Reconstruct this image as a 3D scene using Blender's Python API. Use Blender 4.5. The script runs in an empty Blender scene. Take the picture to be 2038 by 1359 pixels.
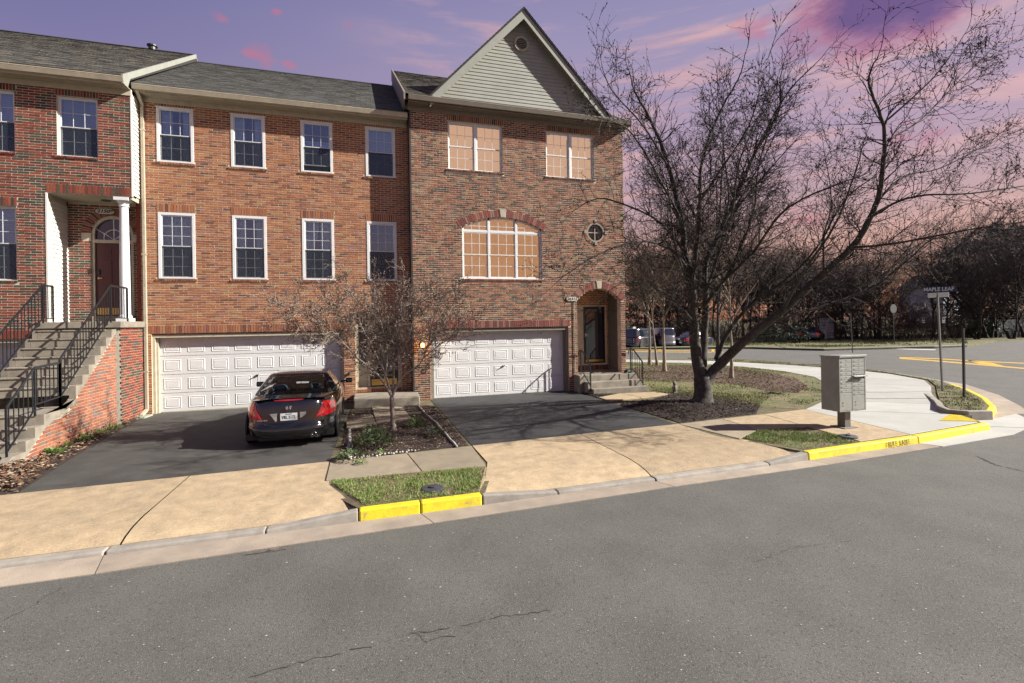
import bpy, math, random
from mathutils import Vector, Matrix, Euler
random.seed(7)
rnd = random.random
def U(a, b): return a + (b - a) * random.random()
sc = bpy.context.scene
COL = sc.collection
# ------------------------------------------------------------------ camera
FPX, YAW, ROLL, SY, CH = 964.6, .29592, -.015786, 37.5, 2.42
_c, _s, _cr, _sr = math.cos(YAW), math.sin(YAW), math.cos(ROLL), math.sin(ROLL)
RIGHT0, UP0, FWD = Vector((_c, -_s, 0)), Vector((0, 0, 1)), Vector((_s, _c, 0))
CR = RIGHT0 * _cr + UP0 * _sr
CU = UP0 * _cr - RIGHT0 * _sr
cam_d = bpy.data.cameras.new('camera'); cam = bpy.data.objects.new('camera', cam_d); COL.objects.link(cam)
M = Matrix.Identity(4)
for i in range(3):
    M[i][0] = CR[i]; M[i][1] = CU[i]; M[i][2] = -FWD[i]
M[2][3] = CH
cam.matrix_world = M
cam_d.sensor_width = 36; cam_d.lens = 36 * FPX / 2038; cam_d.shift_y = -SY / 2038
cam_d.clip_end = 3000; cam_d.clip_start = .05
sc.camera = cam
sc.render.resolution_x, sc.render.resolution_y = 1024, 683
def ray(u, v): return FWD + CR * ((u - 1019) / FPX) - CU * ((v - 679.5 + SY) / FPX)
def G(u, v, z=0.):                       # place on the ground seen at a photo position
    d = ray(u, v); t = (z - CH) / d.z; return Vector((d.x * t, d.y * t, z))
def PY(u, v, Y):                         # place on the vertical plane y = Y
    d = ray(u, v); t = Y / d.y; return Vector((d.x * t, Y, CH + d.z * t))
# ------------------------------------------------------------------ light
SUN = Vector((2.65, -1.0, 1.72)).normalized()
sl = bpy.data.lights.new('sun', 'SUN'); so = bpy.data.objects.new('sun', sl); COL.objects.link(so)
sl.energy = 5.0; sl.angle = math.radians(.5); sl.color = (1.0, .965, .88)
so.rotation_euler = SUN.to_track_quat('Z', 'Y').to_euler(); so.location = (20, -10, 25)
sc.view_settings.view_transform = 'Standard'; sc.view_settings.look = 'None'
sc.view_settings.exposure = 1.32; sc.view_settings.gamma = 1; sc.view_settings.use_curve_mapping = False
world = bpy.data.worlds.new('World'); sc.world = world; world.use_nodes = True
WN, WL = world.node_tree.nodes, world.node_tree.links
WN.clear()
def wnode(t, **k):
    n = WN.new(t)
    for a, b in k.items(): setattr(n, a, b)
    return n
def sock(n, i, v):
    if hasattr(v, 'outputs'): WL.new(v.outputs[0], n.inputs[i])
    elif hasattr(v, 'is_output'): WL.new(v, n.inputs[i])
    else: n.inputs[i].default_value = v
def wmath(op, a, b=0., clamp=False):
    n = wnode('ShaderNodeMath', operation=op, use_clamp=clamp); sock(n, 0, a); sock(n, 1, b); return n
def wmix(f, a, b):
    n = wnode('ShaderNodeMix', data_type='RGBA')
    for i, v in ((0, f), (6, a), (7, b)):
        if hasattr(v, 'outputs'): WL.new((v.outputs[2] if v.bl_idname == 'ShaderNodeMix' else v.outputs[0]), n.inputs[i])
        elif hasattr(v, 'is_output'): WL.new(v, n.inputs[i])
        else: n.inputs[i].default_value = v if i == 0 else (*v, 1)
    return n
def wramp(f, stops):
    n = wnode('ShaderNodeValToRGB'); sock(n, 0, f)
    e = n.color_ramp.elements
    while len(e) < len(stops): e.new(.5)
    for el, (p, c) in zip(e, stops): el.position = p; el.color = (*c, 1)
    return n
def wsmooth(x, a, b):
    n = wnode('ShaderNodeMapRange', interpolation_type='SMOOTHSTEP')
    sock(n, 0, x); n.inputs[1].default_value = a; n.inputs[2].default_value = b; return n
tc = wnode('ShaderNodeTexCoord'); sep = wnode('ShaderNodeSeparateXYZ'); WL.new(tc.outputs['Generated'], sep.inputs[0])
DX, DY, DZ = sep.outputs
az = wmath('ADD', wmath('MULTIPLY', DX, .93), wmath('MULTIPLY', DY, .12))      # low towards the left of the street, high to the right
S = lambda r, g, b: tuple(((x / 255) ** 2.2) for x in (r, g, b))
KS = .39
SC = lambda r, g, b: tuple(KS * x for x in S(r, g, b))
right = wramp(DZ, [(0, SC(196, 126, 92)), (.10, SC(206, 148, 122)), (.19, SC(190, 152, 152)), (.32, SC(176, 150, 172)), (.5, SC(152, 142, 176)), (.62, SC(128, 122, 166)), (1, SC(88, 94, 146))])
left = wramp(DZ, [(0, SC(186, 136, 130)), (.15, SC(170, 134, 148)), (.3, SC(142, 124, 158)), (.42, SC(116, 110, 154)), (.56, SC(90, 93, 146)), (1, SC(80, 88, 140))])
base = wmix(wsmooth(az, -.45, .42), left, right)
# streaked thin cloud
mp = wnode('ShaderNodeMapping'); WL.new(tc.outputs['Generated'], mp.inputs[0])
mp.inputs['Rotation'].default_value = (0, math.radians(-9), math.radians(20)); mp.inputs['Scale'].default_value = (1.1, 1.1, 9)
nz = wnode('ShaderNodeTexNoise'); WL.new(mp.outputs[0], nz.inputs[0]); nz.inputs['Scale'].default_value = 2.6; nz.inputs['Detail'].default_value = 7; nz.inputs['Roughness'].default_value = .62; nz.inputs['Distortion'].default_value = .35
st = wsmooth(nz.outputs[0], .46, .68)
stf = wmath('MULTIPLY', st, wmath('MULTIPLY', wsmooth(az, .02, .42), .62))
base = wmix(stf, base, SC(236, 178, 166))
# broken rose clouds, one large dark one upper right and scattered small ones
mp2 = wnode('ShaderNodeMapping'); WL.new(tc.outputs['Generated'], mp2.inputs[0]); mp2.inputs['Scale'].default_value = (1, 1, 2.4)
n2 = wnode('ShaderNodeTexNoise'); WL.new(mp2.outputs[0], n2.inputs[0]); n2.inputs['Scale'].default_value = 7.5; n2.inputs['Detail'].default_value = 8; n2.inputs['Roughness'].default_value = .68
def blob(u, v, r0, r1, zs=1.9):
    d = ray(u, v).normalized()
    a = wnode('ShaderNodeVectorMath', operation='SUBTRACT'); WL.new(tc.outputs['Generated'], a.inputs[0]); a.inputs[1].default_value = d
    b = wnode('ShaderNodeVectorMath', operation='MULTIPLY'); WL.new(a.outputs[0], b.inputs[0]); b.inputs[1].default_value = (1, 1, zs)
    c = wnode('ShaderNodeVectorMath', operation='LENGTH'); WL.new(b.outputs[0], c.inputs[0])
    n = wnode('ShaderNodeMapRange', interpolation_type='SMOOTHSTEP'); WL.new(c.outputs['Value'], n.inputs[0])
    n.inputs[1].default_value = r0; n.inputs[2].default_value = r1; n.inputs[3].default_value = 1; n.inputs[4].default_value = 0
    return n
big = wmath('ADD', wmath('MULTIPLY', blob(1745, 30, .04, .30), .60), wmath('MULTIPLY', n2.outputs[0], .62))
bigm = wsmooth(big, .70, .90)
base = wmix(wmath('MULTIPLY', bigm, .8), base, SC(176, 98, 124))
core = wmath('ADD', wmath('MULTIPLY', blob(1790, -10, .02, .24), .6), wmath('MULTIPLY', n2.outputs[0], .55))
base = wmix(wmath('MULTIPLY', wsmooth(core, .62, .84), .9), base, SC(94, 70, 124))
n3 = wnode('ShaderNodeTexNoise'); WL.new(mp2.outputs[0], n3.inputs[0]); n3.inputs['Scale'].default_value = 26; n3.inputs['Detail'].default_value = 6; n3.inputs['Roughness'].default_value = .6
small = blob(520, 112, .0, .06)
for (u, v, r) in ((690, 50, .02), (575, 130, .025), (440, 40, .03), (550, 25, .02), (1500, 60, .08), (1830, 265, .09), (1600, 430, .08)):
    small = wmath('MAXIMUM', small, wmath('MULTIPLY', blob(u, v, 0, r * 1.2), .9))
sm = wsmooth(wmath('ADD', wmath('MULTIPLY', small, .38), wmath('MULTIPLY', n3.outputs[0], .8)), .57, .88)
base = wmix(wmath('MULTIPLY', sm, .55), base, SC(204, 108, 124))
nish = wnode('ShaderNodeTexSky', sky_type='NISHITA', sun_disc=False)
nish.sun_elevation = math.asin(SUN.z); nish.sun_rotation = math.atan2(SUN.x, SUN.y)
bg1 = wnode('ShaderNodeBackground'); WL.new(base.outputs[2], bg1.inputs[0]); bg1.inputs[1].default_value = 1.0
bg2 = wnode('ShaderNodeBackground'); WL.new(nish.outputs[0], bg2.inputs[0]); bg2.inputs[1].default_value = .006
add = wnode('ShaderNodeAddShader'); WL.new(bg1.outputs[0], add.inputs[0]); WL.new(bg2.outputs[0], add.inputs[1])
wo = wnode('ShaderNodeOutputWorld'); WL.new(add.outputs[0], wo.inputs[0])
sc.render.engine = 'CYCLES'
sc.cycles.max_bounces = 4; sc.cycles.diffuse_bounces = 2; sc.cycles.transparent_max_bounces = 8
# ------------------------------------------------------------------ materials
MATS = {}
OBJVAR = {'tan_concrete', 'walk_concrete', 'pale_concrete', 'gutter_concrete', 'step_concrete', 'kerb_concrete'}
AF = {'asphalt_road': .70, 'asphalt_drive': .5, 'asphalt_fresh': .42, 'mortar_mid': .66, 'mortar_left': .52, 'mortar_right': .66, 'brick_mid': .74, 'brick_left': .56, 'brick_right': .72, 'brick_stair': .62, 'mulch': .6, 'mulch_chip': .6, 'lawn': .8}
def mat(name, col, rough=.6, metal=0., var=0., vscale=8., bump=0., bscale=60., col2=None, ramp=None, emit=None, estr=0., spec=.5, coat=0., brand=False, speck=None, dirt=None):
    """colour varied by noise; brand=True picks per-piece colours from ramp; speck=(colour, scale, threshold); dirt=(colour, scale, amount)"""
    k_ = 1. if (metal > .6 or emit) else AF.get(name, .78)
    sck = lambda c: tuple(x * k_ for x in c)
    col = sck(col) if col else None; col2 = sck(col2) if col2 else None; ramp = [sck(c) for c in ramp] if ramp else None
    if dirt: dirt = (sck(dirt[0]),) + tuple(dirt[1:])
    if speck: speck = [(sck(s_[0]),) + tuple(s_[1:]) for s_ in (speck if isinstance(speck, list) else [speck])]
    m = bpy.data.materials.new(name); m.use_nodes = True; N, L = m.node_tree.nodes, m.node_tree.links
    b = N['Principled BSDF']; b.inputs['Roughness'].default_value = rough; b.inputs['Metallic'].default_value = metal
    b.inputs['Specular IOR Level'].default_value = spec
    if coat: b.inputs['Coat Weight'].default_value = coat
    tcn = N.new('ShaderNodeTexCoord'); co = tcn.outputs['Object']
    if brand or name in WORLDCO:
        g = N.new('ShaderNodeNewGeometry'); co = g.outputs['Position']
    out = None
    def mix(f, a, bb, mode='MIX'):
        n = N.new('ShaderNodeMix'); n.data_type = 'RGBA'; n.blend_type = mode
        for i, v in ((0, f), (6, a), (7, bb)):
            if hasattr(v, 'is_output'): L.new(v, n.inputs[i])
            else: n.inputs[i].default_value = v if i == 0 else (*v, 1)
        return n.outputs[2]
    def noise(scale, detail=4, rg=.55):
        n = N.new('ShaderNodeTexNoise'); L.new(co, n.inputs[0]); n.inputs['Scale'].default_value = scale; n.inputs['Detail'].default_value = detail; n.inputs['Roughness'].default_value = rg
        return n.outputs[0]
    def mr(x, a, c, lo=0, hi=1):
        n = N.new('ShaderNodeMapRange'); L.new(x, n.inputs[0])
        for i, v in enumerate((a, c, lo, hi)): n.inputs[i + 1].default_value = v
        return n.outputs[0]
    if brand:
        g = N.new('ShaderNodeNewGeometry'); oi = N.new('ShaderNodeObjectInfo')
        a = N.new('ShaderNodeMath'); a.operation = 'ADD'; L.new(g.outputs['Random Per Island'], a.inputs[0]); L.new(oi.outputs['Random'], a.inputs[1])
        f = N.new('ShaderNodeMath'); f.operation = 'FRACT'; L.new(a.outputs[0], f.inputs[0])
        r = N.new('ShaderNodeValToRGB'); r.color_ramp.interpolation = 'CONSTANT'; e = r.color_ramp.elements
        while len(e) < len(ramp): e.new(.5)
        for i, (el, c) in enumerate(zip(e, ramp)): el.position = i / len(ramp); el.color = (*c, 1)
        L.new(f.outputs[0], r.inputs[0]); out = r.outputs[0]
    else: out = None
    cur = out if out is not None else col
    if col2: cur = mix(mr(noise(vscale), .38, .64), cur, col2)
    if var:
        k = mr(noise(vscale * 2.3, 6), .3, .7, 1 - var, 1 + var)
        cc = N.new('ShaderNodeCombineXYZ')
        for i in range(3): L.new(k, cc.inputs[i])
        n = N.new('ShaderNodeMix'); n.data_type = 'RGBA'; n.blend_type = 'MULTIPLY'; n.inputs[0].default_value = 1
        if hasattr(cur, 'is_output'): L.new(cur, n.inputs[6])
        else: n.inputs[6].default_value = (*cur, 1)
        L.new(cc.outputs[0], n.inputs[7]); cur = n.outputs[2]
    if name in OBJVAR:
        oi = N.new('ShaderNodeObjectInfo'); k = mr(oi.outputs['Random'], 0, 1, .88, 1.1); cc = N.new('ShaderNodeCombineXYZ')
        for i in range(3): L.new(k, cc.inputs[i])
        n = N.new('ShaderNodeMix'); n.data_type = 'RGBA'; n.blend_type = 'MULTIPLY'; n.inputs[0].default_value = 1; L.new(cur, n.inputs[6]) if hasattr(cur, 'is_output') else None; L.new(cc.outputs[0], n.inputs[7]); cur = n.outputs[2]
    if dirt:
        cur = mix(mr(noise(dirt[1], 7, .65), .5, .72, 0, dirt[2]), cur, dirt[0])
    if speck:
        for s_ in (speck if isinstance(speck, list) else [speck]):
            cur = mix(mr(noise(s_[1], 3, .6), s_[2], s_[2] + .06, 0, s_[3] if len(s_) > 3 else 1), cur, s_[0])
    if hasattr(cur, 'is_output'): L.new(cur, b.inputs['Base Color'])
    else: b.inputs['Base Color'].default_value = (*cur, 1)
    if bump:
        bn = N.new('ShaderNodeBump'); bn.inputs['Strength'].default_value = bump; bn.inputs['Distance'].default_value = .01
        L.new(noise(bscale, 5), bn.inputs['Height']); L.new(bn.outputs[0], b.inputs['Normal'])
    if emit: b.inputs['Emission Color'].default_value = (*emit, 1); b.inputs['Emission Strength'].default_value = estr
    MATS[name] = m; return m
WORLDCO = {'asphalt_road', 'asphalt_drive', 'asphalt_fresh', 'tan_concrete', 'pale_concrete', 'gutter_concrete', 'soil', 'lawn', 'mulch', 'shingle'}
mat('asphalt_road', (.128, .123, .108), .9, var=.16, vscale=.5, bump=.8, bscale=130, dirt=((.095, .091, .08), .35, .5), speck=[((.30, .28, .245), 70, .58, .65), ((.035, .034, .03), 60, .58, .75)])
mat('asphalt_drive', (.098, .090, .080), .85, var=.25, vscale=.8, bump=.6, bscale=110, dirt=((.06, .055, .05), .8, .6), speck=[((.22, .2, .18), 80, .6, .5), ((.03, .03, .03), 70, .6, .6)])
mat('asphalt_fresh', (.072, .072, .074), .7, var=.3, vscale=.7, bump=.5, bscale=110, dirt=((.045, .045, .047), 1.1, .6), speck=[((.16, .16, .16), 90, .62, .4), ((.02, .02, .02), 70, .6, .5)])
mat('tan_concrete', (.44, .325, .195), .85, var=.2, vscale=2.2, bump=.5, bscale=120, col2=(.41, .305, .185), dirt=((.29, .225, .15), .8, .45), speck=[((.22, .18, .13), 45, .57, .55), ((.60, .49, .34), 38, .57, .5), ((.18, .15, .11), 9, .66, .4)])
mat('walk_concrete', (.30, .245, .17), .85, var=.14, vscale=1.3, bump=.35, bscale=120, dirt=((.2, .17, .13), 2, .6), speck=((.17, .14, .1), 80, .62, .5))
mat('pale_concrete', (.44, .43, .39), .8, var=.08, vscale=.8, bump=.25, bscale=90, dirt=((.34, .33, .3), 1.2, .5), speck=((.3, .3, .28), 80, .64, .4))
mat('gutter_concrete', (.38, .31, .24), .9, var=.16, vscale=1.2, bump=.6, bscale=90, dirt=((.24, .2, .16), 2.2, .7), speck=((.2, .17, .14), 60, .6, .7))
mat('step_concrete', (.27, .235, .185), .85, var=.2, vscale=2, bump=.4, bscale=80, dirt=((.13, .11, .09), 2.5, .75), speck=((.15, .13, .1), 90, .62, .5))
mat('kerb_concrete', (.32, .29, .25), .9, var=.15, vscale=2, bump=.5, bscale=80, dirt=((.18, .16, .14), 3, .7))
mat('yellow_paint', (.80, .62, .015), .6, var=.10, vscale=3, bump=.3, bscale=70, dirt=((.52, .40, .05), 4, .9), speck=[((.3, .26, .12), 40, .62, .6), ((.25, .22, .13), 11, .64, .55)])
mat('road_yellow', (.60, .36, .03), .8, var=.2, vscale=3, speck=((.12, .1, .08), 30, .6, .6))
mat('road_white', (.55, .54, .52), .8, var=.15, vscale=3)
mat('soil', (.10, .072, .042), 1, var=.35, vscale=2.5, bump=.9, bscale=40, col2=(.14, .125, .05))
mat('lawn', (.11, .125, .035), 1, var=.35, vscale=1.3, bump=.9, bscale=55, col2=(.17, .13, .065), dirt=((.075, .05, .03), .8, .7))
mat('mulch', (.042, .024, .017), 1, var=.5, vscale=6, bump=1, bscale=45, speck=((.11, .07, .05), 35, .6, .8))
mat('mulch_chip', None, 1, brand=True, ramp=[(.05, .03, .02), (.03, .018, .014), (.08, .045, .03), (.04, .022, .016), (.12, .08, .055), (.035, .02, .015)])
mat('dry_leaf', None, .8, brand=True, ramp=[(.22, .12, .06), (.12, .06, .03), (.30, .2, .12), (.08, .045, .03), (.18, .08, .04), (.36, .28, .2), (.1, .06, .04)])
mat('grass_blade', None, .7, brand=True, ramp=[(.15, .33, .03), (.2, .38, .04), (.22, .33, .06), (.09, .19, .025), (.34, .29, .13), (.26, .19, .1), (.15, .30, .035), (.38, .3, .17)])
mat('grass_dry', None, .8, brand=True, ramp=[(.16, .26, .04), (.2, .26, .06), (.28, .23, .1), (.12, .18, .03), (.19, .12, .06), (.24, .18, .09), (.14, .22, .03)])
mat('weed_leaf', None, .6, brand=True, ramp=[(.10, .22, .03), (.14, .27, .05), (.06, .13, .02), (.2, .26, .08)])
mat('shrub_leaf', None, .5, brand=True, ramp=[(.045, .085, .02), (.03, .06, .015), (.075, .12, .03), (.1, .13, .06), (.05, .07, .03)])
mat('laurel_leaf', None, .35, brand=True, ramp=[(.05, .085, .03), (.08, .13, .05), (.16, .2, .11), (.04, .06, .025), (.24, .27, .17)])
mat('pine_leaf', None, .8, brand=True, ramp=[(.022, .032, .012), (.032, .043, .016), (.045, .048, .02), (.018, .022, .01), (.05, .045, .022)])
mat('rust_leaf', None, .8, brand=True, ramp=[(.16, .05, .02), (.1, .035, .02), (.22, .08, .03), (.07, .03, .015)])
BR_M0 = [(.42, .130, .055), (.36, .105, .046), (.46, .155, .064), (.31, .090, .045), (.48, .175, .075), (.39, .12, .05), (.27, .082, .045), (.43, .14, .058), (.155, .06, .042), (.35, .115, .055), (.44, .165, .08), (.33, .10, .05)]
BR_M = [tuple(c * k for c, k in zip(x, (.86, 1.0, 1.05))) for x in BR_M0] + [(.30, .13, .10), (.34, .2, .1)]
BR_L = [tuple(c * k for c, k in zip(x, (1, 1.0, 0.75))) for x in [(.30, .055, .032), (.25, .042, .028), (.34, .07, .04), (.12, .045, .035), (.22, .038, .025), (.085, .075, .06), (.28, .055, .032), (.10, .085, .065), (.32, .075, .042), (.19, .04, .027), (.36, .09, .05), (.065, .05, .042)]]
BR_R = [tuple(c * k for c, k in zip(x, (1.0, 1.04, 0.76))) for x in [(.27, .085, .055), (.09, .035, .028), (.22, .065, .045), (.06, .035, .028), (.28, .11, .07), (.18, .055, .038), (.26, .16, .105), (.055, .035, .03), (.24, .07, .048), (.14, .05, .036), (.31, .15, .10), (.08, .042, .032), (.2, .09, .06), (.30, .11, .07)]]
BR_S = [(.42, .15, .08), (.38, .12, .065), (.46, .18, .095), (.32, .11, .065), (.40, .15, .08), (.24, .16, .13), (.44, .16, .08), (.30, .1, .06)]
mat('brick_mid', None, .85, brand=True, ramp=BR_M, var=.22, vscale=14, bump=.3, bscale=90)
mat('brick_left', None, .85, brand=True, ramp=BR_L, var=.2, vscale=14, bump=.6, bscale=90)
mat('brick_right', None, .85, brand=True, ramp=BR_R, var=.25, vscale=14, bump=.6, bscale=90, dirt=((.36, .26, .2), 1.1, .38))
mat('brick_stair', None, .85, brand=True, ramp=BR_S, var=.2, vscale=14, bump=.6, bscale=90)
mat('brick_arch', None, .85, brand=True, ramp=[(.24, .06, .04), (.2, .05, .035), (.28, .1, .07), (.14, .04, .03), (.27, .14, .1)], var=.2, vscale=14, bump=.5, bscale=90)
mat('mortar_mid', (.78, .60, .40), .95, var=.15, vscale=5, bump=.5, bscale=120)
mat('mortar_left', (.80, .72, .58), .95, var=.15, vscale=5, bump=.5, bscale=120)
mat('mortar_right', (.76, .62, .48), .95, var=.25, vscale=3, bump=.5, bscale=120)
mat('white_paint', (.74, .74, .73), .45, var=.05, vscale=3)
mat('garage_white', (.70, .70, .69), .5, var=.05, vscale=1.5, dirt=((.52, .51, .49), 1.6, .3))
mat('cream_trim', (.50, .44, .33), .55, var=.1, vscale=3, dirt=((.32, .28, .21), 3, .4))
mat('tan_trim', (.24, .2, .155), .6, var=.12, vscale=3)
mat('gable_siding', (.31, .315, .27), .6, var=.07, vscale=2, dirt=((.24, .23, .19), 1.5, .4))
mat('white_siding', (.72, .70, .64), .5, var=.06, vscale=2)
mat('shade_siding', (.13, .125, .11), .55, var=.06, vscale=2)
mat('stone_key', (.42, .37, .29), .8, var=.15, vscale=6, bump=.4, bscale=60)
mat('door_red', (.085, .014, .012), .4, var=.1, vscale=4)
mat('door_black', (.012, .012, .014), .3)
mat('brass', (.55, .38, .12), .3, metal=.9)
mat('steel', (.6, .6, .58), .35, metal=.8)
mat('black_iron', (.014, .015, .018), .4, spec=.4)
mat('galvanised', (.16, .16, .155), .5, metal=.6, var=.2, vscale=8)
mat('dark_metal', (.05, .047, .045), .5, metal=.3)
mat('shingle', None, .95, brand=True, ramp=[(.115, .108, .088), (.085, .082, .07), (.15, .14, .112), (.06, .058, .052), (.12, .105, .082), (.095, .092, .08), (.17, .15, .12)], var=.2, vscale=20)
mat('shingle_grey', None, .95, brand=True, ramp=[(.10, .10, .088), (.085, .084, .076), (.12, .118, .104), (.07, .07, .065), (.108, .105, .092), (.093, .092, .082)], var=.25, vscale=25)
mat('roof_edge', (.03, .028, .026), .9)
mat('glass_dark', (.012, .018, .028), .04, spec=.9, coat=.5)
mat('screen_mesh', (.022, .026, .032), .55, spec=.2)
mat('curtain_blue', (.60, .72, .82), .8, var=.25, vscale=6)
mat('curtain_green', (.58, .68, .66), .8, var=.3, vscale=6)
mat('blind_grey', (.42, .50, .56), .7, var=.08, vscale=4)
mat('lit_blind', (.42, .29, .19), .8, var=.1, vscale=3, emit=(1, .60, .35), estr=.24)
mat('lit_curtain', (.42, .27, .16), .8, var=.2, vscale=5, emit=(1, .52, .25), estr=.17)
mat('lit_lamp', (.9, .6, .3), .4, emit=(1, .42, .1), estr=1.2)
mat('room_dark', (.015, .014, .013), .9)
mat('room_warm', (.42, .26, .14), .9, var=.2, vscale=5)
mat('bark', (.05, .043, .038), .95, var=.4, vscale=8, bump=1, bscale=30, col2=(.085, .075, .066))
mat('bark_dark', (.035, .028, .025), .95, var=.4, vscale=6, bump=1, bscale=30)
mat('twig_far', (.075, .058, .05), .9)
mat('twig', (.026, .021, .019), .9)
mat('twig_grey', (.15, .125, .11), .9)
mat('mulch_red', (.10, .055, .038), 1, var=.5, vscale=6, bump=1, bscale=45, speck=((.17, .11, .08), 35, .6, .8))
mat('mulch_red_chip', None, 1, brand=True, ramp=[(.11, .06, .04), (.07, .04, .03), (.15, .085, .06), (.09, .05, .035), (.2, .13, .09)])
mat('twig_small', (.27, .21, .165), .85)
mat('twig_light', (.19, .145, .12), .85)
mat('twig_red', (.105, .068, .052), .9)
mat('bark_myrtle', (.2, .15, .11), .8, var=.3, vscale=5, bump=.4, bscale=20)
mat('bark_small', (.30, .24, .20), .85, var=.35, vscale=9, bump=.8, bscale=40)
mat('bud', (.035, .022, .018), .9)
mat('car_paint', (.016, .0165, .018), .16, metal=.35, spec=.6, coat=1.)
mat('car_plastic', (.012, .012, .012), .6)
mat('tyre', (.012, .012, .012), .9)
mat('rim', (.35, .35, .36), .3, metal=.9)
mat('chrome', (.75, .75, .76), .15, metal=1)
mat('red_lens', (.30, .004, .006), .08, spec=.8, coat=1, emit=(.5, .0, .0), estr=.06)
mat('red_dark', (.12, .004, .006), .1, spec=.8, coat=1)
mat('clear_lens', (.5, .5, .5), .12, metal=.5, coat=1)
mat('seat_grey', (.10, .095, .09), .8)
mat('seat_light', (.40, .38, .35), .8)
mat('plate_white', (.62, .64, .66), .4)
mat('ink', (.02, .025, .05), .6)
mat('ink_black', (.012, .012, .012), .6)
mat('plaque', (.62, .60, .52), .5)
mat('mail_grey', (.37, .38, .355), .45, metal=.25, var=.08, vscale=5, dirt=((.26, .25, .21), 4, .5))
mat('mail_dark', (.17, .165, .145), .5, metal=.2)
mat('sign_blue', (.012, .02, .075), .4)
mat('sign_white', (.6, .62, .62), .5)
mat('sign_back', (.10, .105, .10), .5, metal=.4)
mat('board_brown', (.055, .02, .018), .7)
mat('board_grey', (.30, .29, .32), .6)
mat('hydro_plastic', (.055, .055, .07), .5)
mat('green_plastic', (.02, .075, .055), .5)
mat('splash_green', (.3, .34, .26), .7)
mat('crack', (.03, .028, .026), 1)
mat('letter_fade', (.10, .075, .02), .8, var=.3, vscale=30)
mat('stone_grey', (.22, .20, .17), .9, var=.3, vscale=12, bump=.6)
mat('edging_pale', (.45, .42, .36), .8, var=.3, vscale=9, bump=.5)
mat('car_silver', (.2, .21, .24), .3, metal=.5, coat=1)
mat('car_navy', (.02, .025, .035), .25, coat=1)
mat('far_wall', (.035, .036, .04), .9, var=.2, vscale=1)
mat('far_siding', (.32, .34, .40), .8, var=.1, vscale=1)
mat('amber', (.6, .2, .02), .3)
# tinted glass one can look through
def glassmat(name, tint, mixf, rough=.03):
    m = bpy.data.materials.new(name); m.use_nodes = True; N, L = m.node_tree.nodes, m.node_tree.links; N.clear()
    t = N.new('ShaderNodeBsdfTransparent'); t.inputs[0].default_value = (*tint, 1)
    g = N.new('ShaderNodeBsdfGlossy'); g.inputs['Roughness'].default_value = rough; g.inputs[0].default_value = (.62, .82, 1, 1)
    lw = N.new('ShaderNodeFresnel'); lw.inputs[0].default_value = 1.5
    a = N.new('ShaderNodeMath'); a.operation = 'ADD'; L.new(lw.outputs[0], a.inputs[0]); a.inputs[1].default_value = mixf
    mx = N.new('ShaderNodeMixShader'); L.new(a.outputs[0], mx.inputs[0]); L.new(t.outputs[0], mx.inputs[1]); L.new(g.outputs[0], mx.inputs[2])
    o = N.new('ShaderNodeOutputMaterial'); L.new(mx.outputs[0], o.inputs[0]); MATS[name] = m
glassmat('window_glass', (.93, .96, .98), .11)
glassmat('lit_glass', (.96, .96, .96), .0)
glassmat('car_glass', (.72, .74, .74), .02)
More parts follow.
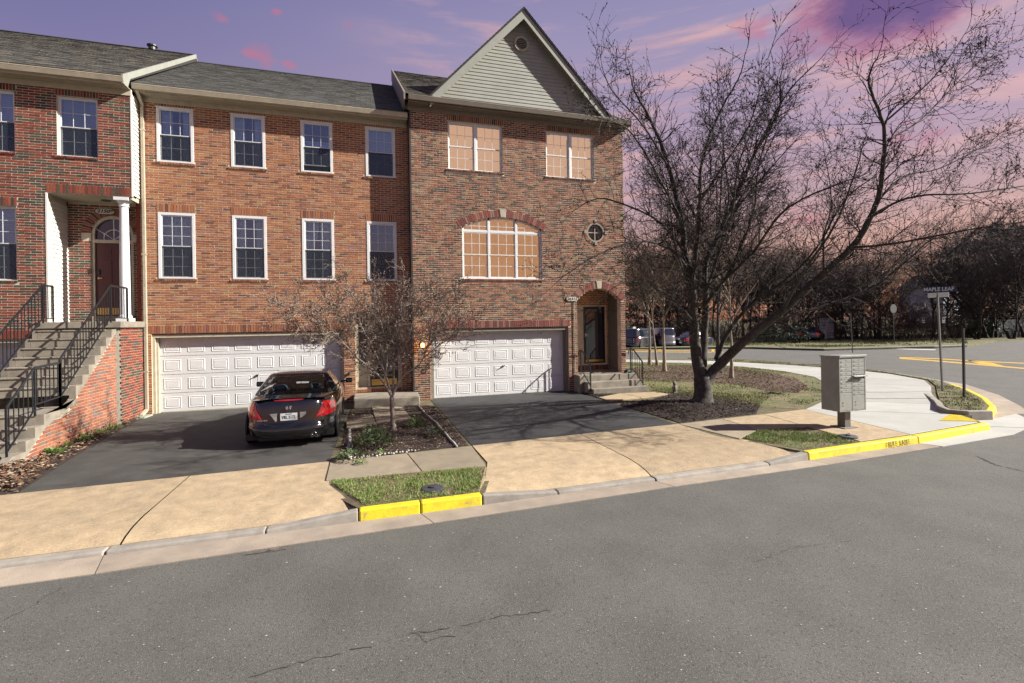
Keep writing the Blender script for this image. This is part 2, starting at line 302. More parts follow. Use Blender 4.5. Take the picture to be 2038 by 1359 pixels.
# ------------------------------------------------------------------ object helpers
def tag(o, label=None, cat=None, group=None, kind=None):
    if label: o['label'] = label
    if cat: o['category'] = cat
    if group: o['group'] = group
    if kind: o['kind'] = kind
    return o
def thing(name, loc, label, cat, group=None, rz=0.):
    o = bpy.data.objects.new(name, None); COL.objects.link(o); o.location = loc; o.rotation_euler = (0, 0, rz); o.empty_display_size = .2
    return tag(o, label, cat, group)
def rootloc(o):
    v = Vector((0, 0, 0))
    while o is not None:
        v += Vector(o.location); o = o.parent
    return v
class MB:
    def __init__(s): s.v = []; s.f = []; s.m = []; s.mats = []; s.cm = 0
    def use(s, name):
        if name not in s.mats: s.mats.append(name)
        s.cm = s.mats.index(name); return s
    def face(s, idx): s.f.append(tuple(idx)); s.m.append(s.cm)
    def poly(s, pts):
        n = len(s.v); s.v += [tuple(p) for p in pts]; s.face(range(n, n + len(pts))); return s
    def box(s, x0, x1, y0, y1, z0, z1):
        if x0 > x1: x0, x1 = x1, x0
        if y0 > y1: y0, y1 = y1, y0
        n = len(s.v)
        s.v += [(x0, y0, z0), (x1, y0, z0), (x1, y1, z0), (x0, y1, z0), (x0, y0, z1), (x1, y0, z1), (x1, y1, z1), (x0, y1, z1)]
        for q in ((0, 3, 2, 1), (4, 5, 6, 7), (0, 1, 5, 4), (1, 2, 6, 5), (2, 3, 7, 6), (3, 0, 4, 7)): s.face([n + i for i in q])
        return s
    def prism(s, pts, z0, z1):               # plan polygon (counter-clockwise) raised from z0 to z1
        a = sum(pts[i - 1][0] * p[1] - p[0] * pts[i - 1][1] for i, p in enumerate(pts))
        if a < 0: pts = pts[::-1]
        n = len(s.v); k = len(pts)
        s.v += [(p[0], p[1], z0) for p in pts] + [(p[0], p[1], z1) for p in pts]
        s.face([n + i for i in range(k)][::-1]); s.face([n + k + i for i in range(k)])
        for i in range(k):
            j = (i + 1) % k; s.face((n + i, n + j, n + k + j, n + k + i))
        return s
    def ext(s, pts, axis, a0, a1):           # polygon in the two other axes, extruded along axis
        def mk(p, a):
            return {'x': (a, p[0], p[1]), 'y': (p[0], a, p[1]), 'z': (p[0], p[1], a)}[axis]
        n = len(s.v); k = len(pts)
        s.v += [mk(p, a0) for p in pts] + [mk(p, a1) for p in pts]
        s.face([n + i for i in range(k)][::-1]); s.face([n + k + i for i in range(k)])
        for i in range(k):
            j = (i + 1) % k; s.face((n + i, n + j, n + k + j, n + k + i))
        return s
    def tube(s, pts, rad, n=6, cap=True):
        pts = [Vector(p) for p in pts]
        if not hasattr(rad, '__len__'): rad = [rad] * len(pts)
        b = len(s.v); ref = None
        for i, p in enumerate(pts):
            t = (pts[min(i + 1, len(pts) - 1)] - pts[max(i - 1, 0)])
            if t.length < 1e-9: t = Vector((0, 0, 1))
            t.normalize()
            if ref is None: ref = t.orthogonal().normalized()
            ref = (ref - t * ref.dot(t))
            if ref.length < 1e-6: ref = t.orthogonal()
            ref.normalize(); bi = t.cross(ref)
            for k in range(n):
                a = 2 * math.pi * k / n
                s.v.append(tuple(p + (ref * math.cos(a) + bi * math.sin(a)) * rad[i]))
        for i in range(len(pts) - 1):
            for k in range(n):
                k2 = (k + 1) % n
                s.face((b + i * n + k, b + i * n + k2, b + (i + 1) * n + k2, b + (i + 1) * n + k))
        if cap:
            s.face([b + k for k in range(n)][::-1]); s.face([b + (len(pts) - 1) * n + k for k in range(n)])
        return s
    def bar(s, p, q, w, h=None):             # square bar from p to q
        h = h or w; p = Vector(p); q = Vector(q); t = (q - p).normalized()
        a = Vector((1, 0, 0)) if abs(t.x) < .9 else Vector((0, 1, 0))
        u = t.cross(a).normalized(); v = t.cross(u)
        n = len(s.v)
        for c in (p, q):
            for (i, j) in ((-1, -1), (1, -1), (1, 1), (-1, 1)): s.v.append(tuple(c + u * (i * w / 2) + v * (j * h / 2)))
        for q_ in ((0, 3, 2, 1), (4, 5, 6, 7), (0, 1, 5, 4), (1, 2, 6, 5), (2, 3, 7, 6), (3, 0, 4, 7)): s.face([n + i for i in q_])
        return s
    def lathe(s, prof, c, n=16, axis='z'):
        b = len(s.v)
        for (r, h) in prof:
            for k in range(n):
                a = 2 * math.pi * k / n; x, y = r * math.cos(a), r * math.sin(a)
                s.v.append({'z': (c[0] + x, c[1] + y, c[2] + h), 'y': (c[0] + x, c[1] + h, c[2] + y), 'x': (c[0] + h, c[1] + x, c[2] + y)}[axis])
        for i in range(len(prof) - 1):
            for k in range(n):
                k2 = (k + 1) % n; s.face((b + i * n + k, b + i * n + k2, b + (i + 1) * n + k2, b + (i + 1) * n + k))
        s.face([b + k for k in range(n)][::-1]); s.face([b + (len(prof) - 1) * n + k for k in range(n)])
        return s
    def build(s, name, material=None, parent=None, smooth=False, local=False, kind=None, label=None, cat=None, group=None, bevel=0.):
        off = Vector((0, 0, 0)) if (local or parent is None) else rootloc(parent)
        me = bpy.data.meshes.new(name)
        vs = s.v if off.length == 0 else [(a - off.x, b - off.y, c - off.z) for a, b, c in s.v]
        me.from_pydata(vs, [], s.f)
        ms = s.mats if s.mats else [material]
        for k in ms: me.materials.append(MATS[k])
        if s.mats: me.polygons.foreach_set('material_index', s.m)
        if smooth: me.polygons.foreach_set('use_smooth', [True] * len(s.f))
        me.update()
        o = bpy.data.objects.new(name, me); COL.objects.link(o)
        if parent is not None: o.parent = parent
        if bevel:
            md = o.modifiers.new('bevel', 'BEVEL'); md.width = bevel; md.segments = 2; md.limit_method = 'ANGLE'
        tag(o, label, cat, group, kind)
        return o
def inst(src, parent, loc=(0, 0, 0), rot=None, name=None):
    o = src.copy(); COL.objects.link(o); o.parent = parent; o.location = loc
    if rot: o.rotation_euler = rot
    for k in ('label', 'group'):
        if k in o and k == 'label': del o[k]
    return o
def copy_tree(o, parent=None):
    c = o.copy(); COL.objects.link(c); c.parent = parent
    for ch in list(o.children): copy_tree(ch, c)
    return c
def text(body, name, size, loc, rot, material, parent=None, depth=.004, align='CENTER', sx=1., shear=0., bold=0.):
    cu = bpy.data.curves.new(name, 'FONT'); cu.body = body; cu.size = size; cu.align_x = align; cu.align_y = 'CENTER'; cu.extrude = depth; cu.shear = shear; cu.offset = bold; cu.space_character = 1.18 if name == 'painted_lettering' else 1.
    t = bpy.data.objects.new(name, cu); COL.objects.link(t)
    dg = bpy.context.evaluated_depsgraph_get(); me = bpy.data.meshes.new_from_object(t.evaluated_get(dg))
    bpy.data.objects.remove(t); me.name = name
    me.materials.clear(); me.materials.append(MATS[material])
    o = bpy.data.objects.new(name, me); COL.objects.link(o)
    if parent is not None: o.parent = parent; loc = Vector(loc) - rootloc(parent)
    o.location = loc; o.rotation_euler = rot; o.scale = (sx, 1, 1)
    return o
# ------------------------------------------------------------------ ground
def struct(o): o['kind'] = 'structure'; return o
def ky(x):
    t = [(-60, 6.55), (-3, 6.58), (1.5, 6.63), (7.6, 6.77), (10.6, 6.93), (13.3, 7.22), (14.3, 7.65)]
    for (a, b), (c, d) in zip(t, t[1:]):
        if x <= c: return b + (d - b) * (x - a) / (c - a)
    return t[-1][1]
def inpoly(x, y, P):
    r = False; j = len(P) - 1
    for i in range(len(P)):
        if (P[i][1] > y) != (P[j][1] > y) and x < (P[j][0] - P[i][0]) * (y - P[i][1]) / (P[j][1] - P[i][1]) + P[i][0]: r = not r
        j = i
    return r
road = struct(MB().poly([(-900, -900, -.14), (900, -900, -.14), (900, 900, -.14), (-900, 900, -.14)]).build('road', 'asphalt_road'))
KC = [(14.72, 7.96), (15.9, 8.5), (17.3, 9.45), (18.9, 10.8), (20.5, 12.5), (21.8, 15.0), (22.45, 17.0), (22.3, 19.5), (21.6, 23.5), (19.5, 26.2), (16.5, 28.1), (5, 33.5), (-60, 58)]
def off(P, d):                                 # offset an open line to its right by d
    R = []
    for i, p in enumerate(P):
        a = Vector(P[max(i - 1, 0)]); b = Vector(P[min(i + 1, len(P) - 1)]); t = (b - a).normalized(); R.append((p[0] + t.y * d, p[1] - t.x * d))
    return R
def kyo(x, d): return (x, ky(x) + d)
front = [kyo(-60, 1.05), kyo(-.62, 1.05), kyo(-.10, .1), kyo(1.6, .1), kyo(1.98, 1.05), kyo(7.2, 1.05), kyo(7.6, .1), kyo(10.6, .1), kyo(13.25, .1), (13.6, 8.05), (14.3, 7.95), (14.7, 8.05)]
land = front + [tuple(p) for p in off(KC, -.08)[1:]] 
struct(MB().prism(land, -.6, 0).build('yard_ground', 'soil'))
FAR = [G(1180, 694), G(1310, 692), G(1420, 691), G(1500, 691), G(1570, 693), G(1640, 694.5), G(1740, 692), G(1800, 690.5), G(1860, 689.5), G(1925, 687), G(1985, 677), G(2060, 672)]
FAR = [(p.x, p.y) for p in FAR]
farland = [(-400, 130), (-60, 82)] + FAR + [(130, 48), (600, 180), (600, 800), (-400, 800)]
struct(MB().prism(farland, -.6, 0).build('far_verge', 'lawn'))
# kerbs -----------------------------------------------------------------
def kerb_piece(P, m, parent, name='kerb_block', h0=0.008, h1=None, w=.15, bev=.018):
    h1 = h0 if h1 is None else h1
    Q = off(P, -w); b = MB(); n = len(P); b.v = []
    for i in range(n):
        h = h0 + (h1 - h0) * i / (n - 1)
        b.v += [(P[i][0], P[i][1], -.16), (P[i][0] + (Q[i][0] - P[i][0]) * .12, P[i][1] + (Q[i][1] - P[i][1]) * .12, h), (Q[i][0], Q[i][1], h), (Q[i][0], Q[i][1], -.16)]
    for i in range(n - 1):
        for k in range(3): b.face((i * 4 + k, i * 4 + 4 + k, i * 4 + 5 + k, i * 4 + 1 + k))
    b.face((0, 1, 2, 3)); e = (n - 1) * 4; b.face((e + 3, e + 2, e + 1, e))
    return b.build(name, m, parent, bevel=bev)
def kline(a, b, n=5): return [(a + (b - a) * i / n, ky(a + (b - a) * i / n)) for i in range(n + 1)]
kerb = thing('kerb', (0, ky(0), 0), None, None); kerb['kind'] = 'structure'
for a, b in ((-.10, .685), (.70, 1.545)): kerb_piece(kline(a, b), 'yellow_paint', kerb, bev=.02)['label'] = 'yellow painted kerb block'
for a, b in ((7.6, 10.60), (10.62, 13.3)): kerb_piece(kline(a, b, 8), 'yellow_paint', kerb, bev=.02)['label'] = 'yellow painted kerb block'
kerb_piece(kline(-1.2, -.115), 'kerb_concrete', kerb, h0=-.09, h1=0)
kerb_piece(kline(1.56, 2.7), 'kerb_concrete', kerb, h0=0, h1=-.09)
kerb_piece(kline(6.7, 7.585), 'kerb_concrete', kerb, h0=-.09, h1=0)
for a, b in ((-30, -22), (-21.98, -14), (-13.98, -8.6), (-8.58, -2.86), (-2.84, -1.21), (2.71, 4.38), (4.4, 6.69)): kerb_piece(kline(a, b), 'kerb_concrete', kerb, h0=-.09, w=.16)
seg = [KC[0:3], KC[2:4], [KC[3], (19.9, 11.85)]]
kerb_piece(KC[0:3], 'yellow_paint', kerb); kerb_piece(KC[2:4], 'yellow_paint', kerb); kerb_piece([KC[3], (19.9, 11.85)], 'yellow_paint', kerb)
kerb_piece([(19.91, 11.86)] + KC[4:6], 'kerb_concrete', kerb); kerb_piece(KC[5:8], 'kerb_concrete', kerb); kerb_piece(KC[7:11], 'kerb_concrete', kerb); kerb_piece(KC[10:], 'kerb_concrete', kerb)
isl = [(16.75, 10.6), (15.2, 9.35), (14.05, 8.55), (13.85, 8.28), (14.0, 8.16), (14.62, 8.02)]
kerb_piece(isl[0:3], 'kerb_concrete', kerb, h0=.02, h1=.13, w=-.16); kerb_piece(isl[2:], 'kerb_concrete', kerb, h0=.13, h1=.09, w=-.16)
fk = MB(); FK = off(FAR, -.2)
for i in range(len(FAR) - 3): fk.prism([FAR[i], FAR[i + 1], FK[i + 1], FK[i]], -.15, .03)
fk.build('kerb_block', 'pale_concrete', kerb)
xa = PY(1763, 890, ky(9.8)); xb = PY(1816, 884, ky(9.8)); mid = (xa + xb) / 2
t = text('FIRE LANE', 'painted_lettering', .15, (mid.x, ky(mid.x) - .012, -.065), (math.radians(82), 0, math.atan2(ky(11) - ky(8.6), 2.4)), 'letter_fade', kerb, depth=.0012, sx=(xb.x - xa.x) / .88, bold=.0)
# gutter pan --------------------------------------------------------------
gut = thing('gutter', (0, 6.4, -.13), None, None); gut['kind'] = 'structure'
def gpoly(P, m='gutter_concrete', top=-.130): return MB().prism(P, -.2, top).build('gutter_slab', m, gut)
gb = [-40, -22, -14, -8.6, -2.85, .69, 4.39, 7.6, 10.61]
gw = lambda x: -.46 if x < 0 else (-.37 if x < 4 else -.30)
for a, b in zip(gb, gb[1:]):
    a2, b2 = a + .006, b - .006; lean = .12
    gpoly([(a2 + lean * 0, ky(a2)), (b2, ky(b2)), (b2 + lean, ky(b2) + gw(b2)), (a2 + lean, ky(a2) + gw(a2))])
gpoly([kyo(10.62, 0), kyo(12, 0), kyo(13.3, 0), (13.6, 7.5), (14.2, 7.05), (13.2, 6.78), (10.78, 6.62)], 'pale_concrete')
gpoly([(13.31, 7.24), (13.5, 8.0), (14.2, 7.95), (14.7, 7.95), (16.0, 8.15), (15.3, 7.5), (14.22, 7.06), (13.62, 7.5)], 'pale_concrete', -.126)
OC = [(16.4, 8.05), (17.6, 8.9), (19.3, 10.25), (21.2, 12.2), (22.5, 14.8), (23.1, 17), (22.9, 19.6), (22.2, 23.8)]
for i in range(7):
    a, b = (KC[i], KC[i + 1]); c, d = ((OC[i - 1] if i else (16.01, 8.16)), OC[i])
    gpoly([a, b, d, c], 'gutter_concrete' if i else 'gutter_concrete')
# driveways, aprons, sidewalk ------------------------------------------------
drive = struct(MB().prism([(-5.78, 15.55), (-5.6, 13.2), (-5.25, 10.6), (-4.95, 9.0), (-.63, 9.18), (-.52, 12), (-.46, 15.75), (-5.7, 16.2)], -.1, .006).build('driveway', 'asphalt_drive'))
struct(MB().prism([(1.98, 15.6), (2.0, 9.36), (6.88, 9.66), (6.95, 12), (7.0, 15.35), (6.9, 15.8), (2.05, 15.8)], -.1, .008).build('driveway', 'asphalt_fresh'))
walk = thing('sidewalk', (0, 8.5, 0), None, None); walk['kind'] = 'structure'
def slab(P, m='tan_concrete', top=.012, name='paving_slab'): return MB().prism(P, -.12, top).build(name, m, walk, bevel=.006)
def apron(x0, x1, yb0, yb1, xf0=None, xf1=None):
    """driveway apron: flat at the back, dropping to the rolled kerb in front"""
    xf0 = x0 if xf0 is None else xf0; xf1 = x1 if xf1 is None else xf1
    b = MB(); n = 6; ym = .95
    A = [(xf0 + (xf1 - xf0) * i / n, ky(xf0 + (xf1 - xf0) * i / n) + .155) for i in range(n + 1)]
    lerp = lambda p, q, t: p + (q - p) * t
    rows = []
    for t, z in ((0, -.085), (.05, -.045), (.14, -.005), (.26, .014), (.5263, .014), (1, .014)):
        rows.append([(lerp(A[i][0], lerp(x0, x1, i / n), min(1, t * 1.9) if True else t), lerp(A[i][1], lerp(yb0, yb1, i / n), t), z) for i in range(n + 1)])
    for r in rows: b.v += r
    for j in range(len(rows) - 1):
        for i in range(n): a = j * (n + 1) + i; b.face((a, a + 1, a + n + 2, a + n + 1))
    base = len(b.v); b.v += [(p[0], p[1], -.15) for p in rows[0]] 
    for i in range(n): b.face((base + i, base + i + 1, i + 1, i))
    return b.build('paving_slab', 'tan_concrete', walk)
apron(-2.74, -.63, 9.07, 9.17, -2.74, -.12); apron(-8.5, -2.76, 8.85, 9.07); apron(-14.5, -8.52, 8.6, 8.84)
apron(2.0, 4.38, 9.36, 9.5, 1.6, 4.38); apron(4.4, 6.92, 9.5, 9.63, 4.4, 7.55)
for P in ([(-.27, ky(0) + .16), (-.03, ky(0) + .16), (-.54, 8.06), (-.66, 8.02)], [(1.53, ky(1.5) + .16), (1.74, ky(1.5) + .16), (1.99, 7.92), (1.89, 7.88)], [(7.42, ky(7.5) + .16), (7.66, ky(7.5) + .16), (7.27, 7.96), (7.14, 7.98)]):
    outer_i = 0 if P[0][0] < 0 or P[0][0] > 7 else 1; z_ = [.002, .002, .010, .010]; z_[outer_i] = -.07
    b = MB(); b.v = [(p[0], p[1], zz) for p, zz in zip(P, z_)] + [(p[0], p[1], -.14) for p in P]
    for q in ((0, 1, 2, 3), (0, 4, 5, 1), (1, 5, 6, 2), (2, 6, 7, 3), (3, 7, 4, 0)): b.face(q)
    b.build('paving_slab', 'tan_concrete', walk)
slab([(-.61, 8.09), (-.61, 9.17), (.72, 9.25), (.86, 8.02)], 'walk_concrete'); slab([(.875, 8.02), (.735, 9.25), (1.985, 9.35), (1.93, 7.95)], 'walk_concrete')
slab([(6.94, 9.63), (7.2, 8.02), (8.1, 8.5), (8.25, 9.75)], 'walk_concrete'); slab([(8.27, 9.75), (8.12, 8.5), (9.35, 8.36), (9.6, 9.86)], 'tan_concrete')
slab([(9.62, 9.86), (9.37, 8.36), (9.18, 7.05), (10.62, 7.12), (11.08, 10.0)], 'tan_concrete')
inner = [(11.1, 10.02), (12.9, 10.9), (14.6, 12.2), (16.3, 13.8), (17.6, 15.4), (18.3, 17.6), (18.3, 20), (17.2, 23.2), (14, 25.8), (6, 29.8)]
outer = [(13.75, 8.2), (15.0, 9.2), (16.8, 10.6), (18.6, 11.75), (20.2, 13.0), (21.2, 15.0), (21.4, 17.2), (20.9, 20.0), (19.4, 23.6), (15.6, 26.9), (6.6, 31.4)]
slab([(10.64, 7.12), (13.2, 7.4), (13.55, 8.05), (13.74, 8.2), (11.5, 8.35)][:4] + [(11.09, 10.0)], 'pale_concrete')
for i in range(len(inner) - 1):
    a, b, c, d = inner[i], inner[i + 1], outer[i + 1], outer[i]
    e = .01; sh = lambda p, q: (p[0] + (q[0] - p[0]) * e, p[1] + (q[1] - p[1]) * e)
    slab([sh(a, b), b, c, sh(d, c)] if i else [(11.12, 10.0), inner[1], outer[1], (13.77, 8.22)], 'pale_concrete')
# yellow warning strip at the ramp
for k in range(11):
    t = k / 11; p = Vector((12.62, 7.80)).lerp(Vector((13.62, 8.2)), t); q = Vector((13.28, 7.42)).lerp(Vector((13.72, 8.04)), t)
    r = Vector((12.62, 7.80)).lerp(Vector((13.62, 8.2)), t + .06); s = Vector((13.28, 7.42)).lerp(Vector((13.72, 8.04)), t + .06)
    MB().prism([tuple(p), tuple(q), tuple(s), tuple(r)], .0, .024).build('warning_strip', 'yellow_paint', walk)
# road markings
def paint(P, m): return struct(MB().poly([(p[0], p[1], -.135) for p in P]).build('road_marking', m))
g = lambda u, v: tuple(G(u, v, -.14)[:2])
def stripe(us, m, w=2.2):
    for (a, b) in zip(us, us[1:]):
        P = [g(a[0], a[1] - w / 2), g(b[0], b[1] - w / 2), g(b[0], b[1] + w / 2), g(a[0], a[1] + w / 2)]; paint(P, m)
stripe([(1790, 711.5), (1860, 713.5), (1930, 718), (2060, 724)], 'road_yellow', 1.6); stripe([(1790, 713), (1860, 718), (1930, 724), (2060, 735)], 'road_yellow', 2.2)
paint([g(1923, 716.5), g(1975, 722), g(2000, 729), g(1948, 724)], 'road_yellow'); stripe([(1785, 694), (1862, 696)], 'road_white', 1.6)
stripe([(1240, 695.5), (1330, 697.3), (1410, 698)], 'road_yellow', 1.0); stripe([(1240, 699), (1330, 700.5), (1440, 701)], 'road_yellow', 1.2)
for u in (1313, 1419): paint([g(u - 3, 695), g(u + 3, 695), g(u + 3, 701), g(u - 3, 701)], 'road_yellow')
def ribbon(pts, w, m, name, z=-.1365, jit=.02):
    P = [g(*p) for p in pts]; Q = []
    for a, c in zip(P, P[1:]):
        n = max(2, int(math.hypot(c[0] - a[0], c[1] - a[1]) / .05))
        for i in range(n): Q.append((a[0] + (c[0] - a[0]) * i / n + U(-jit, jit), a[1] + (c[1] - a[1]) * i / n + U(-jit, jit)))
    b = MB()
    for a, c in zip(Q, Q[1:]):
        t = Vector((c[0] - a[0], c[1] - a[1])).normalized(); k = w * U(.3, 1.2) / 2
        if rnd() < .12: continue
        b.poly([(a[0] - t.y * k, a[1] + t.x * k, z), (a[0] + t.y * k, a[1] - t.x * k, z), (c[0] + t.y * k, c[1] - t.x * k, z), (c[0] - t.y * k, c[1] + t.x * k, z)])
    return struct(b.build(name, m))
ribbon([(500, 1345), (640, 1308), (740, 1285), (820, 1262), (900, 1250), (1000, 1228), (1110, 1213)], .010, 'crack', 'road_crack')
ribbon([(0, 1240), (60, 1208), (130, 1165)], .009, 'crack', 'road_crack'); ribbon([(820, 1260), (850, 1275), (930, 1262)], .008, 'crack', 'road_crack')
ribbon([(1945, 908), (1980, 925), (2045, 940)], .05, 'crack', 'road_crack', jit=.01)
ribbon([(1500, 1120), (1590, 1088), (1700, 1075)], .006, 'crack', 'road_crack')
b = MB()
for i in range(260):
    p = G(U(0, 2038), U(1000, 1340), -.136); s_ = U(.003, .009); a_ = U(0, 3)
    if p.y > 5.9: continue
    b.poly([(p.x + s_ * math.cos(a_ + k * 1.57) * (1 if k % 2 else 1.8), p.y + s_ * math.sin(a_ + k * 1.57), -.1355) for k in range(4)])
tag(b.build('road_grit', 'edging_pale'), 'specks of pale grit scattered on the asphalt street', 'grit', None, 'stuff')
# lawn and beds ---------------------------------------------------------------
lawn1 = [(7.2, 14.9), (9.3, 14.4), (10.2, 10.7), (11.05, 10.15), (12.8, 11.0), (14.5, 12.3), (16.2, 13.9), (17.5, 15.5), (18.2, 17.6), (18.2, 20), (17.1, 23.1), (13.9, 25.7), (9.2, 27.8), (9.05, 15.6), (7.2, 15.5)]
def sheet(P, m, z, name): return MB().prism(P, -.05, z).build(name, m, None)
tri1 = [(-.55, 8.02), (1.88, 7.9), (1.54, 6.8), (-.02, 6.8)]
tri2 = [(7.24, 7.98), (8.1, 8.46), (9.3, 8.3), (9.14, 7.02), (7.7, 6.97)]
verge = [(14.2, 8.45), (14.75, 8.2), (15.9, 8.75), (17.2, 9.7), (18.75, 11.0), (20.3, 12.65), (21.55, 15.1), (22.2, 17.1), (22.0, 19.6), (21.4, 23.3), (19.4, 25.9), (19.5, 23.7), (21.0, 20), (21.5, 17.2), (21.3, 15), (20.3, 12.9), (18.7, 11.65), (16.9, 10.5), (15.1, 9.3)]
for P, z in ((lawn1, .006), (tri1, .004), (tri2, .004), (verge, .03)): struct(sheet(P, 'lawn', z, 'grass_ground'))
bedA = [(7.05, 9.72), (8.2, 9.86), (9.5, 9.98), (10.5, 10.9), (10.7, 12.3), (10.1, 13.7), (9.2, 14.2), (9.3, 13.5), (8.4, 12.9), (7.3, 12.7), (6.98, 12.4)]
bedA2 = [(7.0, 13.8), (7.9, 14.3), (7.2, 14.45), (6.98, 14.9)]
bedB = [(9.6, 17.8), (10.8, 20.2), (12.7, 21.8), (15.4, 22.4), (17.0, 20.6), (17.3, 18), (16.5, 15.3), (15.0, 13.4), (13.4, 12.3), (12.9, 13.0), (13.1, 14.6), (12.6, 15.9), (10.9, 16.9)]
bedM = [(-.47, 9.25), (.73, 9.33), (1.93, 9.43), (1.93, 14.2), (1.7, 14.5), (-.42, 14.5)]
bedL = [(-5.93, 15.4), (-5.72, 15.3), (-5.55, 13.2), (-5.2, 10.6), (-4.95, 9.0), (-12, 8.75), (-12, 10.7), (-5.93, 10.7)]
for P, z in ((bedA, .016), (bedA2, .016), (bedB, .016), (bedM, .012), (bedL, .01)): struct(sheet(P, 'mulch_red' if P is bedB else 'mulch', z, 'mulch_bed'))
def scatter(P, n, fn, b, dens=None):
    xs = [p[0] for p in P]; ys = [p[1] for p in P]; k = 0; tries = 0
    while k < n and tries < n * 12:
        tries += 1
        x, y = U(min(xs), max(xs)), U(min(ys), max(ys))
        if not inpoly(x, y, P): continue
        if dens and rnd() > dens(x, y): continue
        fn(b, x, y); k += 1
from mathutils import noise as mn
def patchy(s, t=0.): return lambda x, y: max(.04, min(1, .5 + 1.6 * (mn.noise(Vector((x * s, y * s, 3.3))) - t)))
def blade(h0, h1, w, z=0.01):
    def f(b, x, y):
        a = U(0, 6.283); h = U(h0, h1); l = U(.1, .7) * h; b2 = U(0, 6.283); ww = w * U(.6, 1.4)
        b.poly([(x - ww * math.cos(a), y - ww * math.sin(a), z), (x + ww * math.cos(a), y + ww * math.sin(a), z), (x + l * math.cos(b2), y + l * math.sin(b2), z + h)])
    return f
def chip(s0, s1, z=.02, lift=.03):
    def f(b, x, y):
        s = U(s0, s1); a = U(0, 6.283); w = s * U(.3, .8); c, d = math.cos(a), math.sin(a); t1, t2 = U(-.5, .5) * s, U(-.5, .5) * s; zz = z + U(0, lift)
        b.poly([(x + c * s, y + d * s, zz + t1), (x - d * w, y + c * w, zz + t2), (x - c * s, y - d * s, zz - t1 * .3), (x + d * w, y - c * w, zz - t2 * .3)])
    return f
def wide(P, k):
    cx, cy = sum(p[0] for p in P) / len(P), sum(p[1] for p in P) / len(P); return [(cx + (p[0] - cx) * k, cy + (p[1] - cy) * k) for p in P]
def stuffmesh(name, m, label, cat, jobs):
    b = MB()
    for j in jobs: scatter(*j[:3], b, *j[3:])
    o = b.build(name, m); return tag(o, label, cat, None, 'stuff')
stuffmesh('grass', 'grass_blade', 'patchy spring grass in the small wedge behind the short near yellow kerb', 'grass', [(tri1, 10500, blade(.015, .05, .0035), patchy(2.4, .1)), (tri1, 1200, blade(.03, .07, .004), patchy(3.2, .2)), (wide(tri1, 1.035), 1500, blade(.015, .045, .004))])
stuffmesh('grass', 'grass_blade', 'green grass wedge beside the mailbox pad behind the FIRE LANE kerb', 'grass', [(tri2, 7000, blade(.02, .055, .004), patchy(2.0, .08)), (wide(tri2, 1.035), 900, blade(.02, .045, .004))])
stuffmesh('grass', 'grass_dry', 'thin olive lawn around and behind the large bare tree', 'grass', [(lawn1, 26000, blade(.02, .06, .010), patchy(.9)), (lawn1[1:3] + [(12, 12), (10, 15)], 6000, blade(.02, .05, .006))])
stuffmesh('grass', 'grass_dry', 'dry grass verge strip around the street sign pole by the corner kerb', 'grass', [(verge, 9000, blade(.02, .06, .007, .03), patchy(1.5))])
stuffmesh('leaf_litter', 'dry_leaf', 'brown dry leaves scattered over the bed between the two driveways', 'leaf litter', [(bedM, 5200, chip(.008, .026)), (tri1, 1100, chip(.006, .018)), (tri2, 500, chip(.008, .02))])
stuffmesh('leaf_litter', 'dry_leaf', 'drift of fallen brown leaves at the foot of the tall stair', 'leaf litter', [(bedL, 4500, chip(.015, .045, .02, .07)), ([(-6.6, 9.2), (-5.0, 9.2), (-5.4, 10.9), (-6.5, 10.8)], 2200, chip(.02, .05, .03, .12))])
stuffmesh('mulch', 'mulch_chip', 'dark shredded bark mulch around the foot of the large bare tree', 'mulch', [(bedA, 6500, chip(.012, .04)), (bedA2, 500, chip(.012, .04))])
stuffmesh('mulch', 'mulch_red_chip', 'brown bark mulch bed under the row of slender trees', 'mulch', [(bedB, 6500, chip(.02, .05))])
stuffmesh('leaf_litter', 'dry_leaf', 'dry leaves scattered over the lawn and verge near the corner', 'leaf litter', [(lawn1, 1500, chip(.015, .035)), (verge, 700, chip(.012, .03, .04)), (bedA, 350, chip(.012, .03))])
fv = [(p[0], p[1]) for p in (G(1300, 688), G(1500, 688), G(1640, 691), G(1800, 688), G(1925, 685), G(1925, 676), G(1700, 675), G(1500, 679), G(1300, 682))]
stuffmesh('grass', 'grass_dry', 'rough dry grass bank across the far road in front of the woods', 'grass', [(fv, 12000, blade(.05, .14, .03), patchy(.3))])
